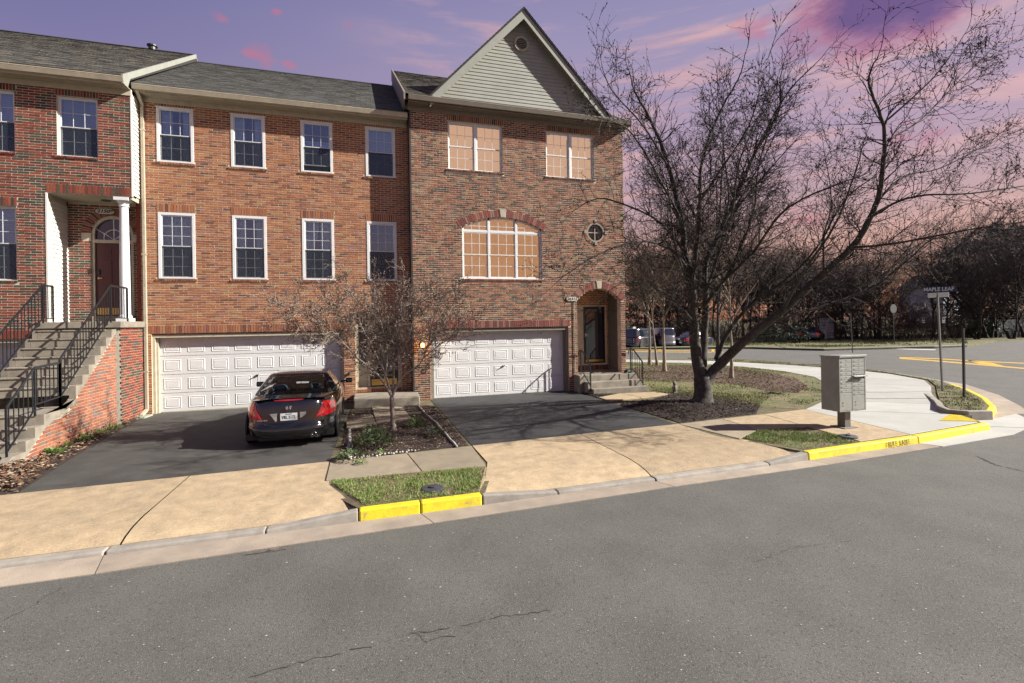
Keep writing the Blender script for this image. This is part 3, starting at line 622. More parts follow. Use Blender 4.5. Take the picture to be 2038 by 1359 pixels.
# ------------------------------------------------------------------ houses
PITCH, CRS = .2032, .0677
class Op:
    def __init__(s, x0, x1, z0, z1, rise=0, oval=False, hole=True): s.x0, s.x1, s.z0, s.z1, s.rise, s.oval, s.hole = x0, x1, z0, z1, rise, oval, hole
    def xs(s, z):
        if z < s.z0 or z > s.z1: return None
        cx, h = (s.x0 + s.x1) / 2, (s.x1 - s.x0) / 2
        if s.oval:
            t = (z - (s.z0 + s.z1) / 2) / ((s.z1 - s.z0) / 2); w = h * math.sqrt(max(0, 1 - t * t)); return (cx - w, cx + w)
        sp = s.z1 - s.rise
        if s.rise and z > sp:
            R = (h * h + s.rise ** 2) / (2 * s.rise); d = z - sp + R - s.rise; w = math.sqrt(max(0, R * R - d * d)); return (cx - w, cx + w)
        return (s.x0, s.x1)
    def zs(s, x):
        if x <= s.x0 or x >= s.x1: return None
        cx, h = (s.x0 + s.x1) / 2, (s.x1 - s.x0) / 2
        if s.oval:
            t = (x - cx) / h; w = (s.z1 - s.z0) / 2 * math.sqrt(max(0, 1 - t * t)); c = (s.z0 + s.z1) / 2; return (c - w, c + w)
        if s.rise:
            sp = s.z1 - s.rise; R = (h * h + s.rise ** 2) / (2 * s.rise); return (s.z0, sp - (R - s.rise) + math.sqrt(R * R - (x - cx) ** 2))
        return (s.z0, s.z1)
def facade(root, X0, X1, Z0, Z1, Y, ops, zones, bmat, mmat, name='wall', count=300, thick=.25, phase=0., PITCH=.2032):
    bps = {X0, X1}
    for o in ops:
        n = 16 if (o.rise or o.oval) else 1
        for i in range(n + 1): bps.add(min(X1, max(X0, o.x0 + (o.x1 - o.x0) * i / n)))
    bps = sorted(bps); b = MB()
    for a, c in zip(bps, bps[1:]):
        if c - a < 1e-5: continue
        m = (a + c) / 2; bl = sorted(z for z in (o.zs(m) for o in ops) if z); z = Z0
        for (p, q) in bl:
            if p > z: b.box(a, c, Y, Y + thick, z, p)
            z = max(z, q)
        if z < Z1: b.box(a, c, Y, Y + thick, z, Z1)
    b.build(name, mmat, root)
    allz = ops + zones; full, rest = [], []
    k = 0; z = Z0
    while z + .057 <= Z1 + .01:
        x = X0 + phase - (PITCH / 2 if k % 2 else 0) - PITCH
        zm = z + .034
        while x < X1:
            seg = [(max(x + .008, X0), min(x + PITCH - .008, X1))]
            for o in allz:
                s_ = None
                for zz in ((z + .01, z + .05) if not (o.rise or o.oval) else (zm,)):
                    t = o.xs(zz)
                    if t: s_ = t if s_ is None else (min(s_[0], t[0]), max(s_[1], t[1]))
                if not s_: continue
                new = []
                for (a, c) in seg:
                    if s_[1] <= a or s_[0] >= c: new.append((a, c)); continue
                    if s_[0] > a: new.append((a, s_[0] - .004))
                    if s_[1] < c: new.append((s_[1] + .004, c))
                seg = new
            for (a, c) in seg:
                if c - a > PITCH - .022: full.append((a, z))
                elif c - a > .02: rest.append((a, c, z))
            x += PITCH
        z += CRS; k += 1
    full.sort(key=lambda t: t[0] ** 2 + Y * Y + (t[1] - CH) ** 2)
    L = PITCH - .018
    me = None
    for (a, z) in full[:count]:
        loc = Vector((a, Y, z + .005)) - rootloc(root)
        if me is None:
            o = MB().box(0, L, -.005, .03, 0, .050).build('brick', bmat, root, local=True); me = o.data
        else:
            o = bpy.data.objects.new('brick', me); COL.objects.link(o); o.parent = root
        o.location = loc + Vector((0, U(-.0025, .0015), 0)); 
    b = MB()
    for (a, z) in full[count:]: d = U(-.003, .001); b.box(a, a + L, Y - .005 + d, Y + .02, z + .008, z + .058)
    for (a, c, z) in rest: b.box(a, c, Y - .005, Y + .02, z + .008, z + .058)
    b.build('brickwork', bmat, root, kind='stuff')
def soldier(root, x0, x1, z0, h, Y, m, proud=.010, name='lintel_brick', sub=None, slope=0.):
    if name == 'lintel_brick': h = math.ceil((z0 + h - .004) / CRS) * CRS - z0
    n = max(1, round((x1 - x0) / CRS)); w = (x1 - x0) / n; first = None
    for i in range(n):
        a = x0 + i * w
        if first is None: first = o = MB().box(.009, w - .009, -proud, .03, .008, h - .008).build(name, m, root, local=True)
        else: o = bpy.data.objects.new(name, first.data); COL.objects.link(o); o.parent = root
        o.location = Vector((a, Y + U(-.002, .001), z0)) - rootloc(root)
def arch_bricks(root, cx, zs, half, rise, h, Y, m, proud=.014, skip=None, a_ext=0.):
    R = (half ** 2 + rise ** 2) / (2 * rise); cz = zs + rise - R; A = math.asin(min(1, half / R)) + a_ext
    n = round(2 * A * (R + h / 2) / .072); da = 2 * A / n; r0, r1 = R + .004, R + h; me = None
    w0, w1 = r0 * da / 2 - .004, r1 * da / 2 - .005
    for i in range(n):
        a = -A + (i + .5) * da
        if skip and abs(a * R) < skip: continue
        if me is None:
            b = MB(); b.ext([(-w0, r0), (w0, r0), (w1, r1), (-w1, r1)], 'y', -proud, .05); o = b.build('arch_brick', m, root, local=True); me = o.data
        else: o = bpy.data.objects.new('arch_brick', me); COL.objects.link(o); o.parent = root
        o.location = Vector((cx, Y + U(-.002, .002), cz)) - rootloc(root); o.rotation_euler = (0, a, 0)
def sash_window(root, x, z, w, h, Y, rt, rb, cur='curtain_blue', tw=.075, proud=-.018, lit=False, trim='white_paint', open_=0., screen=True, style=0, nc=3, cache={}):
    key = (round(w, 2), round(h, 2), rt, rb, cur, tw, proud, lit, open_, style)
    loc = Vector((x, Y, z)) - rootloc(root)
    if key in cache:
        o = copy_tree(cache[key], root); o.location = loc; return o
    b = MB(); y0, y1 = proud, .12
    b.box(0, tw, y0, y1, 0, h); b.box(w - tw, w, y0, y1, 0, h); b.box(tw, w - tw, y0, y1, h - tw, h); b.box(tw, w - tw, y0, y1, 0, tw * .6)
    o = b.build('window', trim, root, local=True, bevel=.004); o.location = loc; cache[key] = o
    ys = max(proud + .02, .0); zi0, zi1 = tw * .6, h - tw; zm = zi0 + (zi1 - zi0) * (rb / (rt + rb)); s = .032
    for nm, a, c, yy, rows in (('upper_sash', zm - .015, zi1, ys, rt), ('lower_sash', zi0 + open_, zm + .015 + open_, ys + .028, rb)):
        b = MB(); b.box(tw, tw + s, yy, yy + .025, a, c); b.box(w - tw - s, w - tw, yy, yy + .025, a, c); b.box(tw + s, w - tw - s, yy, yy + .025, a, a + s); b.box(tw + s, w - tw - s, yy, yy + .025, c - s, c)
        b.build(nm, trim, o, local=True)
        MB().box(tw + s, w - tw - s, yy + .013, yy + .017, a + s, c - s).build('pane', 'lit_glass' if lit else 'window_glass', o, local=True)
        g_ = MB(); iw = w - 2 * tw - 2 * s
        for i in range(1, nc): xx = tw + s + iw * i / nc; g_.box(xx - .005, xx + .005, yy + .004, yy + .012, a + s, c - s)
        for i in range(1, rows): zz = a + s + (c - a - 2 * s) * i / rows; g_.box(tw + s, w - tw - s, yy + .003, yy + .011, zz - .005, zz + .005)
        g_.build('grille', trim, o, local=True)
    if screen and not lit:
        MB().box(tw + .01, w - tw - .01, ys - .004, ys - .001, zi0 + .01, zm).build('screen', 'screen_see', o, local=True)
    # what hangs behind the glass
    yb = ys + .09
    def drape(xa, xb, za, zb, m, amp=.02, wl=.09, pinch=0.):
        if lit: amp, wl = .006, .16
        b = MB(); n = max(6, int((xb - xa) / .018)); rows = 7
        for j in range(rows + 1):
            t = j / rows; z_ = za + (zb - za) * t; pk = 1 - pinch * math.exp(-((t - .38) / .3) ** 2)
            for i in range(n + 1):
                xx = xa + (xb - xa) * i / n * pk; b.v.append((xx, yb + .05 + amp * math.sin(6.283 * (xb - xa) * i / n / wl + .4 * j), z_))
        for j in range(rows):
            for i in range(n): q = j * (n + 1) + i; b.face((q, q + 1, q + n + 2, q + n + 1))
        b.build('curtain', m, o, local=True, smooth=True)
    if style == 1:      # flat blind
        b = MB(); nb = int((h - tw) / .05)
        for i in range(nb): zz = tw * .6 + i * .05; b.box(tw, w - tw, yb, yb + .006, zz + .002, zz + .046)
        b.build('blind', cur, o, local=True)
    elif style == 2:    # drapes both sides, gap between
        drape(tw, tw + w * .3, 0, h - tw, cur); drape(w - tw - w * .26, w - tw, 0, h - tw, cur)
    elif style == 3:    # tied back drapes
        drape(tw, tw + w * .44, 0, h - tw, cur, pinch=.55); drape(w * .56, w - tw, 0, h - tw, cur)
    elif style == 4: drape(tw, w - tw, 0, h - tw, cur)
    elif style == 5: MB().box(tw, w - tw, yb, yb + .01, tw * .5, h - tw * .5).build('blind', cur, o, local=True)
    return o
def gmat():
    m = bpy.data.materials.new('screen_see'); m.use_nodes = True; N, L = m.node_tree.nodes, m.node_tree.links; N.clear()
    t = N.new('ShaderNodeBsdfTransparent'); d = N.new('ShaderNodeBsdfDiffuse'); d.inputs[0].default_value = (.03, .035, .045, 1)
    mx = N.new('ShaderNodeMixShader'); mx.inputs[0].default_value = .32; L.new(t.outputs[0], mx.inputs[1]); L.new(d.outputs[0], mx.inputs[2])
    o = N.new('ShaderNodeOutputMaterial'); L.new(mx.outputs[0], o.inputs[0]); MATS['screen_see'] = m
gmat()
def garage_door(root, x0, x1, z1, Y, ncol, trim='cream_trim'):
    w = x1 - x0; yd = Y + .22
    b = MB(); b.box(x0, x0 + .07, Y + .04, yd + .06, 0, z1); b.box(x1 - .07, x1, Y + .04, yd + .06, 0, z1); b.box(x0 + .07, x1 - .07, Y + .04, yd + .06, z1 - .09, z1)
    b.box(x0 + .07, x0 + .12, Y + .12, yd + .06, 0, z1 - .09); b.box(x1 - .12, x1 - .07, Y + .12, yd + .06, 0, z1 - .09)
    b.build('garage_frame', trim, root)
    gd = MB().box(x0 + .1, x1 - .1, yd + .03, yd + .05, .01, z1 - .08).build('garage_door', 'garage_white', root)
    H = (z1 - .10) / 4; xa, xb = x0 + .12, x1 - .12; sec = None; pan = None; pw = (xb - xa) / ncol
    for r in range(4):
        if sec is None:
            sec = o = MB().box(0, xb - xa, 0, .03, .006, H - .006).build('door_section', 'garage_white', gd, local=True, bevel=.004)
        else: o = bpy.data.objects.new('door_section', sec.data); COL.objects.link(o); o.parent = gd; md = o.modifiers.new('bevel', 'BEVEL'); md.width = .004; md.segments = 2
        o.location = Vector((xa, yd, .012 + r * H)) - rootloc(gd)
        for c in range(ncol):
            if pan is None:
                W, HH = pw - .17, H - .20; bb = MB()
                def ring(i0, y): return [(i0, y, i0), (W - i0, y, i0), (W - i0, y, HH - i0), (i0, y, HH - i0)]
                R = [ring(0, 0), ring(.012, -.009), ring(.024, -.009), ring(.036, -.002), ring(.045, -.002), ring(.062, -.008)]
                for q in R: bb.v += q
                for i in range(len(R) - 1):
                    for k in range(4): bb.face((i * 4 + k, i * 4 + (k + 1) % 4, i * 4 + 4 + (k + 1) % 4, i * 4 + 4 + k))
                bb.face([20, 21, 22, 23]); pan = p = bb.build('raised_panel', 'garage_white', gd, local=True)
            else: p = bpy.data.objects.new('raised_panel', pan.data); COL.objects.link(p); p.parent = gd
            p.location = Vector((xa + c * pw + .085, yd, .012 + r * H + .10)) - rootloc(gd)
    cx = (x0 + x1) / 2
    b = MB(); b.lathe([(.035, 0), (.035, -.03), (.012, -.03), (.012, -.06)], (cx + .06, yd, .95), 10, 'y'); b.bar((cx, yd - .06, .93), (cx + .12, yd - .06, .99), .022); b.build('door_handle', 'dark_metal', gd)
    MB().box(x0 + .1, x1 - .1, yd - .01, yd + .03, 0, .012).build('door_seal', 'cream_trim', gd)
    return gd
def shingle_plane(root, xl, xr, y0, z0, y1, z1, m, name='shingles', w=.30, step=.145):
    """xl(y), xr(y) bound the slope; tabs overlap up the slope"""
    L = math.hypot(y1 - y0, z1 - z0); uy, uz = (y1 - y0) / L, (z1 - z0) / L; ny, nz_ = -uz, uy; b = MB(); k = 0; s = 0
    while s < L:
        ya = y0 + uy * s; a, c = xl(ya), xr(ya); e = min(L, s + step * 1.35); x = a - (w * .5 if k % 2 else 0)
        while x < c:
            p, q = max(x + .004, a), min(x + w - .004, c)
            if q - p > .02:
                t = U(.009, .016); ds = U(-.012, .012)
                P = [(0 + ds, t + .004), (e - s, .002), (e - s, -.004), (ds, -.004)]
                n = len(b.v)
                for xx in (p, q):
                    for (u_, v_) in P: b.v.append((xx, ya + uy * u_ + ny * v_, z0 + uz * (s + u_) + nz_ * v_))
                b.face((n, n + 4, n + 5, n + 1)); b.face((n + 3, n + 7, n + 4, n)); b.face((n, n + 1, n + 2, n + 3)); b.face((n + 7, n + 6, n + 5, n + 4))
            x += w
        s += step; k += 1
    return b.build(name, m, root, kind='stuff')
def eave(root, x0, x1, Yw, Yg, zg0, zg1, zs, trim, gcol='cream_trim'):
    """gutter, fascia, soffit with ribs, frieze"""
    b = MB(); pr = [(Yg + .12, zg1), (Yg, zg1), (Yg - .005, zg1 - .03), (Yg + .03, zg0), (Yg + .12, zg0)]
    b.ext(pr, 'x', x0, x1); b.box(x0, x1, Yg - .012, Yg + .004, zg1 - .014, zg1 + .006); b.build('roof_gutter', gcol, root)
    MB().box(x0, x1, Yg + .121, Yg + .145, zs + .03, zg1).build('fascia', trim, root)
    MB().box(x0, x1, Yg + .146, Yw + .05, zs + .05, zs + .065).build('soffit', trim, root)
    b = MB(); n = int((x1 - x0) / .1)
    for i in range(n): b.box(x0 + i * .1, x0 + i * .1 + .06, Yg + .15, Yw - .03, zs + .038, zs + .05)
    b.build('soffit_ribs', trim, root, kind='stuff')
    MB().box(x0, x1, Yw - .03, Yw - .012, zs - .10, zs + .05).build('frieze', trim, root)
def downspout(root, x, Y, z0, z1, m, kick=.35, w=.075):
    b = MB(); b.box(x - w / 2, x + w / 2, Y - .075, Y - .012, z0 + .12, z1 - .25)
    for i in (0, 1, 2): b.box(x - w / 2 + .012 + i * .021, x - w / 2 + .022 + i * .021, Y - .079, Y - .075, z0 + .12, z1 - .25)
    b.bar((x, Y - .045, z1 - .27), (x, Y - .38, z1), .066, w); b.bar((x, Y - .045, z0 + .15), (x, Y - .045 - kick, z0 + .05), .066, w)
    b.build('downspout', m, root)
    for z in (z0 + 1.2, (z0 + z1) / 2, z1 - 1): MB().box(x - w / 2 - .02, x + w / 2 + .02, Y - .081, Y - .011, z, z + .03).build('downspout_strap', m, root)
def railing(root, pts, posts, h=.86, low=.78, sp=.115, m='black_iron'):
    """pts: top rail line; posts: indices that get a post down to the floor"""
    V = [Vector(p) for p in pts]; r = None
    b = MB()
    for a, c in zip(V, V[1:]): b.bar(a, c, .045, .018)
    rail = b.build('railing', m, root)
    b = MB()
    for a, c in zip(V, V[1:]): b.bar(a - Vector((0, 0, low)), c - Vector((0, 0, low)), .022)
    b.build('bottom_rail', m, rail)
    me = None
    for a, c in zip(V, V[1:]):
        L = (Vector((c.x, c.y)) - Vector((a.x, a.y))).length; n = int(L / sp)
        if n < 1: continue
        for i in range(1, n + 1):
            p = a.lerp(c, (i - .5) / n)
            if me is None: o = MB().box(-.007, .007, -.007, .007, -low, 0).build('baluster', m, rail, local=True); me = o.data
            else: o = bpy.data.objects.new('baluster', me); COL.objects.link(o); o.parent = rail
            o.location = p - rootloc(rail)
    for i in posts:
        p = V[i]; MB().box(p.x - .014, p.x + .014, p.y - .014, p.y + .014, p.z - h - .06, p.z).build('post', m, rail)
    return rail
def siding(root, X, y0, y1, z0, z1, m, side=1, step=.115, name='siding_board', yr=None):
    n = int((z1 - z0) / step)
    for i in range(n):
        a = z0 + i * step; MB().ext([(X, a), (X + side * .016, a), (X + side * .004, a + step), (X, a + step)], 'y', y0, y1).build(name, m, root) if False else None
        b = MB(); b.v = [(X, y0, a), (X + side * .026, y0, a), (X + side * .002, y0, a + step), (X, y0, a + step), (X, y1, a), (X + side * .026, y1, a), (X + side * .002, y1, a + step), (X, y1, a + step)]
        for q in ((0, 1, 2, 3), (7, 6, 5, 4), (0, 4, 5, 1), (1, 5, 6, 2), (2, 6, 7, 3), (3, 7, 4, 0)): b.face(q)
        b.build(name, m, root)
def lantern(root, x, Y, z, power=8):
    b = MB(); b.box(x - .05, x + .05, Y - .02, Y, z - .08, z + .08); b.bar((x, Y - .02, z + .06), (x, Y - .13, z + .1), .018); b.lathe([(.02, .14), (.075, .09), (.06, .085), (.055, -.1), (.03, -.13)], (x, Y - .13, z), 6); o = b.build('wall_lantern', 'dark_metal', root)
    MB().lathe([(.059, .08), (.057, -.09)], (x, Y - .13, z), 6).build('lantern_glass', 'lit_lamp', o)
    if power:
        l = bpy.data.lights.new('lantern_light', 'POINT'); l.energy = power; l.color = (1, .42, .12); l.shadow_soft_size = .04
        lo = bpy.data.objects.new('lantern_light', l); COL.objects.link(lo); lo.location = (x, Y - .24, z)
YM, YR, YL = 15.97, 15.52, 15.5
# ---- middle townhouse
mid = thing('townhouse', (-2.25, YM, 0), 'middle orange brick townhouse with eight white trimmed windows and the parked car in front', 'house', 'brick townhouses in the row')
MX = [-5.52, -3.66, -1.77, .12]; WW = .915
ops = [Op(x, x + WW, 7.12, 8.695) for x in MX] + [Op(x, x + WW, 3.82, 5.697) for x in MX] + [Op(-5.72, -.62, 0, 2.26), Op(-.28, 1.12, 0, 2.62)]
zones = [Op(x - .03, x + WW + .03, 8.695, 8.92) for x in MX] + [Op(x - .03, x + WW + .03, 5.697, 5.92) for x in MX] + [Op(x - .07, x + WW + .05, 7.05, 7.12) for x in MX] + [Op(x - .07, x + WW + .05, 3.75, 3.82) for x in MX] + [Op(-5.86, -.56, 2.26, 2.47), Op(-.34, 1.2, 2.62, 2.84)]
facade(mid, -5.94, 1.49, 0, 8.95, YM, ops, zones, 'brick_mid', 'mortar_mid', PITCH=.228)
for x in MX:
    soldier(mid, x - .03, x + WW + .03, 8.70, .215, YM, 'brick_mid'); soldier(mid, x - .03, x + WW + .03, 5.70, .215, YM, 'brick_mid')
    soldier(mid, x - .07, x + WW + .05, 7.05, .066, YM, 'brick_mid', .035, 'sill_brick'); soldier(mid, x - .07, x + WW + .05, 3.75, .066, YM, 'brick_mid', .035, 'sill_brick')
soldier(mid, -5.86, -.56, 2.265, .20, YM, 'brick_mid'); soldier(mid, -.34, 1.2, 2.62, .215, YM, 'brick_mid')
MB().box(-5.72, -.62, YM + .03, YM + .12, 2.235, 2.264).build('lintel_angle', 'dark_metal', mid)
for x, st_, c in zip(MX, (2, 2, 0, 1), ('curtain_blue', 'curtain_blue', 'curtain_blue', 'blind_grey')): sash_window(mid, x, 7.12, WW, 1.575, YM, 2, 2, c, style=st_, open_=.17 if st_ == 0 else 0)
for x, st_ in zip(MX, (4, 2, 3, 0)): sash_window(mid, x, 3.82, WW, 1.877, YM, 3, 3, 'curtain_green', style=st_)
garage_door(mid, -5.72, -.62, 2.235, YM, 8)
# entrance of the middle house
b = MB(); b.box(-.28, -.19, YM + .1, YM + .3, .44, 2.62); b.box(1.03, 1.12, YM + .1, YM + .3, .44, 2.62); b.box(-.19, 1.03, YM + .1, YM + .3, 2.53, 2.62); b.box(.09, .16, YM + .12, YM + .3, .44, 2.53); b.box(-.28, 1.12, YM + .06, YM + .3, .40, .44)
b.build('door_frame', 'cream_trim', mid)
MB().box(-.19, .09, YM + .2, YM + .22, .44, 1.15).build('sidelight_panel', 'cream_trim', mid); MB().box(-.19, .09, YM + .2, YM + .21, 1.15, 2.53).build('sidelight', 'glass_dark', mid)
d = MB().box(.16, 1.03, YM + .18, YM + .23, .44, 2.53).build('door', 'door_black', mid)
b = MB(); b.box(.27, .93, YM + .17, YM + .18, .75, 2.42); b.build('pane', 'glass_dark', d); MB().box(.2, .99, YM + .165, YM + .18, .48, .68).build('kick_plate', 'brass', d); MB().bar((.22, YM + .15, 1.42), (.3, YM + .15, 1.42), .025).build('handle', 'brass', d)
soldier(mid, -.28, 1.12, .29, .11, YM + .05, 'brick_mid', .03, 'sill_brick')
MB().box(-.28, 1.12, YM + .06, YM + .3, 0, .40).build('door_threshold', 'mortar_mid', mid)
MB().prism([(-.33, 14.62), (1.55, 14.55), (1.6, YM - .02), (-.33, YM - .02)], 0, .285).build('door_step', 'step_concrete', mid, bevel=.03)
b = MB(); b.lathe([(.03, -.01), (.045, -.03), (.05, -.06), (.02, -.08)], (-.47, YM, .92), 8, 'y'); b.bar((-.53, YM - .06, .92), (-.41, YM - .06, .94), .02); b.build('hose_tap', 'dark_metal', mid)
MB().box(-5.94, 1.49, YM + .9, 26.5, 0, 8.9).build('core', 'room_dark', mid)
eave(mid, -5.93, 1.40, YM, 15.5, 8.93, 9.06, 8.86, 'cream_trim')
MB().ext([(15.55, 9.03), (21, 12.42), (21, 12.30), (15.6, 8.95)], 'x', -5.93, 1.5).build('roof', 'roof_edge', mid)
MB().ext([(21, 12.42), (27, 8.8), (27, 8.7), (21, 12.3)], 'x', -5.93, 1.5).build('rear_roof', 'shingle_grey', mid)
shingle_plane(mid, lambda y: -5.93, lambda y: 1.49, 15.50, 9.07, 21.0, 12.47, 'shingle_grey', w=.32)
b = MB(); 
for i in range(24): x = -5.93 + i * .309; b.ext([(20.9, 12.44), (21, 12.51), (21.1, 12.44)], 'x', x, x + .3)
b.build('ridge_caps', 'roof_edge', mid, kind='stuff')
downspout(mid, -5.84, YM, 0, 8.95, 'cream_trim')
# ---- left townhouse
lef = thing('townhouse', (-8.5, YL, 0), 'left dark red brick townhouse with a long stair up to its columned porch', 'house', 'brick townhouses in the row')
LX = [-11.2, -9.335, -7.575]; LW = .885
lops = [Op(x, x + LW, 6.97, 8.53) for x in LX] + [Op(x, x + LW, 3.70, 5.59) for x in LX[:2]] + [Op(-13.3, -8.28, 0, 2.2), Op(-7.82, -5.95, 2.4, 5.98)]
lz = [Op(x - .03, x + LW + .03, 8.53, 8.75) for x in LX] + [Op(x - .03, x + LW + .03, 5.59, 5.81) for x in LX[:2]] + [Op(x - .06, x + LW + .02, 6.90, 6.97) for x in LX] + [Op(x - .06, x + LW + .02, 3.63, 3.70) for x in LX[:2]] + [Op(-13.3, -8.0, 2.2, 2.42), Op(-7.82, -5.95, 5.98, 6.2)]
lops[-1] = Op(-7.82, -5.94, 0, 5.98)
facade(lef, -13.4, -5.95, 0, 8.87, YL, lops, lz, 'brick_left', 'mortar_left', PITCH=.244)
for x in LX:
    soldier(lef, x - .03, x + LW + .03, 8.535, .21, YL, 'brick_left'); soldier(lef, x - .06, x + LW + .02, 6.90, .066, YL, 'brick_left', .03, 'sill_brick')
for x in LX[:2]: soldier(lef, x - .03, x + LW + .03, 5.595, .21, YL, 'brick_left'); soldier(lef, x - .06, x + LW + .02, 3.63, .066, YL, 'brick_left', .03, 'sill_brick')
soldier(lef, -7.82, -5.97, 5.985, .21, YL, 'brick_left'); soldier(lef, -13.3, -8.0, 2.205, .21, YL, 'brick_left')
for x in LX: sash_window(lef, x, 6.97, LW, 1.56, YL, 2, 2, 'blind_grey', tw=.035, proud=.05, style=1)
for x in LX[:2]: sash_window(lef, x, 3.70, LW, 1.89, YL, 3, 3, 'blind_grey', tw=.035, proud=.05, style=1)
garage_door(lef, -13.3, -8.28, 2.2, YL, 8)
siding(lef, -5.948, YL + .03, YM - .005, 6.03, 8.86, 'white_siding', 1)
b = MB(); b.box(-5.955, -5.925, YL - .012, YL + .03, 5.98, 8.87); b.build('corner_board', 'white_siding', lef)
MB().box(-5.97, -5.95, YL, YM + .3, 5.98, 8.87).build('side_wall', 'mortar_left', lef)
# porch recess
YB = 16.45
facade(lef, -7.82, -5.96, 2.6, 5.96, YB, [Op(-7.30, -6.30, 2.7, 5.62, rise=.5)], [Op(-7.52, -6.08, 4.9, 5.84, rise=.70)], 'brick_left', 'mortar_left', 'porch_wall', 0, PITCH=.244)
arch_bricks(lef, -6.80, 5.12, .5, .5, .22, YB, 'brick_arch', .012)
MB().box(-7.84, -5.95, YL + .02, YB + .1, 5.965, 5.98).build('porch_ceiling', 'cream_trim', lef)
MB().lathe([(.11, 0), (.11, -.02), (.07, -.035)], (-6.75, 16.0, 5.965), 16).build('ceiling_lamp', 'galvanised', lef)
siding(lef, -7.838, YL + .02, YB - .002, 2.62, 5.95, 'white_siding', 1)
MB().box(-7.84, -7.80, YL - .014, YL + .02, 2.6, 5.98).build('corner_board', 'white_siding', lef)
MB().box(-8.2, -7.845, YL + .26, YB, 2.6, 5.98).build('side_wall', 'mortar_left', lef)
MB().box(-6.05, -5.955, 16.0, YB, 2.6, 5.965).build('porch_return', 'brick_left', lef)
# door of left house
fr = MB(); fr.box(-7.30, -7.235, YB + .03, YB + .2, 2.72, 5.12); fr.box(-6.365, -6.30, YB + .03, YB + .2, 2.72, 5.12); fr.box(-7.235, -6.365, YB + .03, YB + .2, 4.86, 4.95)
for i in range(14):
    a0, a1 = math.pi * i / 14, math.pi * (i + 1) / 14; q = lambda a, r: (-6.8 + r * math.cos(a), 5.12 + r * math.sin(a)); fr.ext([q(a0, .43), q(a0, .5), q(a1, .5), q(a1, .43)], 'y', YB + .03, YB + .2)
fr.build('door_frame', 'cream_trim', lef)
P = [(-7.235, 4.95), (-6.365, 4.95)] + [(-6.8 + .435 * math.cos(math.pi * i / 14), 5.12 + .435 * math.sin(math.pi * i / 14)) for i in range(15)]
fl = MB().ext(P, 'y', YB + .11, YB + .12).build('fanlight', 'glass_dark', lef)
b = MB(); b.box(-6.81, -6.79, YB + .095, YB + .109, 4.95, 5.54)
for i in range(8):
    a0, a1 = math.pi * i / 8, math.pi * (i + 1) / 8; b.bar((-6.8 + .24 * math.cos(a0), YB + .10, 4.99 + .26 * math.sin(a0)), (-6.8 + .24 * math.cos(a1), YB + .10, 4.99 + .26 * math.sin(a1)), .016)
for sx_ in (-1, 1): b.bar((-6.8, YB + .1, 4.96), (-6.8 + sx_ * .24, YB + .1, 5.15), .014); b.bar((-6.8 + sx_ * .22, YB + .1, 5.12), (-6.8 + sx_ * .42, YB + .1, 5.26), .014); b.bar((-6.8 + sx_ * .235, YB + .1, 4.96), (-6.8 + sx_ * .235, YB + .1, 5.12), .014)
b.build('grille', 'white_paint', fl)
dr = MB().box(-7.235, -6.365, YB + .08, YB + .12, 2.80, 4.86).build('door', 'door_red', lef)
for (a, c) in ((-7.13, -6.85), (-6.75, -6.47)):
    for (z, w_) in ((4.47, 4.72), (3.72, 4.38), (2.98, 3.6)):
        MB().box(a, c, YB + .068, YB + .08, z, w_).build('door_panel', 'door_red', dr, bevel=.008)
MB().box(-7.2, -6.4, YB + .064, YB + .079, 2.83, 3.02).build('kick_plate', 'brass', dr)
b = MB(); b.bar((-7.17, YB + .04, 3.86), (-7.07, YB + .04, 3.86), .025); b.lathe([(.03, 0), (.03, -.03)], (-7.16, YB + .08, 3.86), 8, 'y'); b.build('handle', 'brass', dr)
MB().box(-7.2, -7.13, YB + .04, YB + .08, 3.95, 4.12).build('lock_keypad', 'ink_black', dr); MB().box(-7.35, -7.30, YB - .02, YB, 3.98, 4.12).build('doorbell', 'ink_black', lef)
MB().box(-7.3, -6.3, YB - .05, YB + .2, 2.6, 2.79).build('door_threshold', 'step_concrete', lef)
# number plaque
def plaque(root, x, z, Y, s, txt):
    w = .23 * s; pts = [(x + w * math.cos(a) * (1 if True else 1) * .5 + (w * .5 if math.cos(a) > 0 else -w * .5), z + .075 * s * math.sin(a)) for a in [math.radians(q) for q in (-80, -50, -20, 20, 50, 80, 100, 130, 160, 200, 230, 260)]]
    p = MB().ext(pts, 'y', Y - .025, Y).build('number_plaque', 'plaque', root, bevel=.004)
    MB().ext([(q[0] + (.012 if q[0] > x else -.012), q[1] + (.012 if q[1] > z else -.012)) for q in pts], 'y', Y - .018, Y + .001).build('plaque_rim', 'ink_black', p)
    text(txt, 'house_number', .125 * s, (x, Y - .027, z), (math.radians(90), 0, 0), 'ink_black', p, .002, shear=.25, sx=1.22, bold=.004)
plaque(lef, PY(210, 421, YB).x, PY(210, 421, YB).z, YB - .012, 1.0, '21508')
# column
cc = (-6.20, 15.66)
b = MB(); b.box(cc[0] - .17, cc[0] + .17, cc[1] - .17, cc[1] + .17, 5.88, 5.965); b.lathe([(.15, 5.88), (.145, 5.85), (.11, 5.80), (.105, 5.76), (.12, 5.75), (.12, 5.73), (.098, 5.71), (.115, 4.2), (.12, 2.80), (.14, 2.78), (.15, 2.74), (.15, 2.70)], (cc[0], cc[1], 0), 24); b.box(cc[0] - .16, cc[0] + .16, cc[1] - .16, cc[1] + .16, 2.62, 2.70)
b.build('porch_column', 'white_paint', lef, smooth=False)
# beam over column side
MB().box(-5.99, -5.952, YL + .02, YM, 5.9, 5.98).build('porch_beam', 'cream_trim', lef)
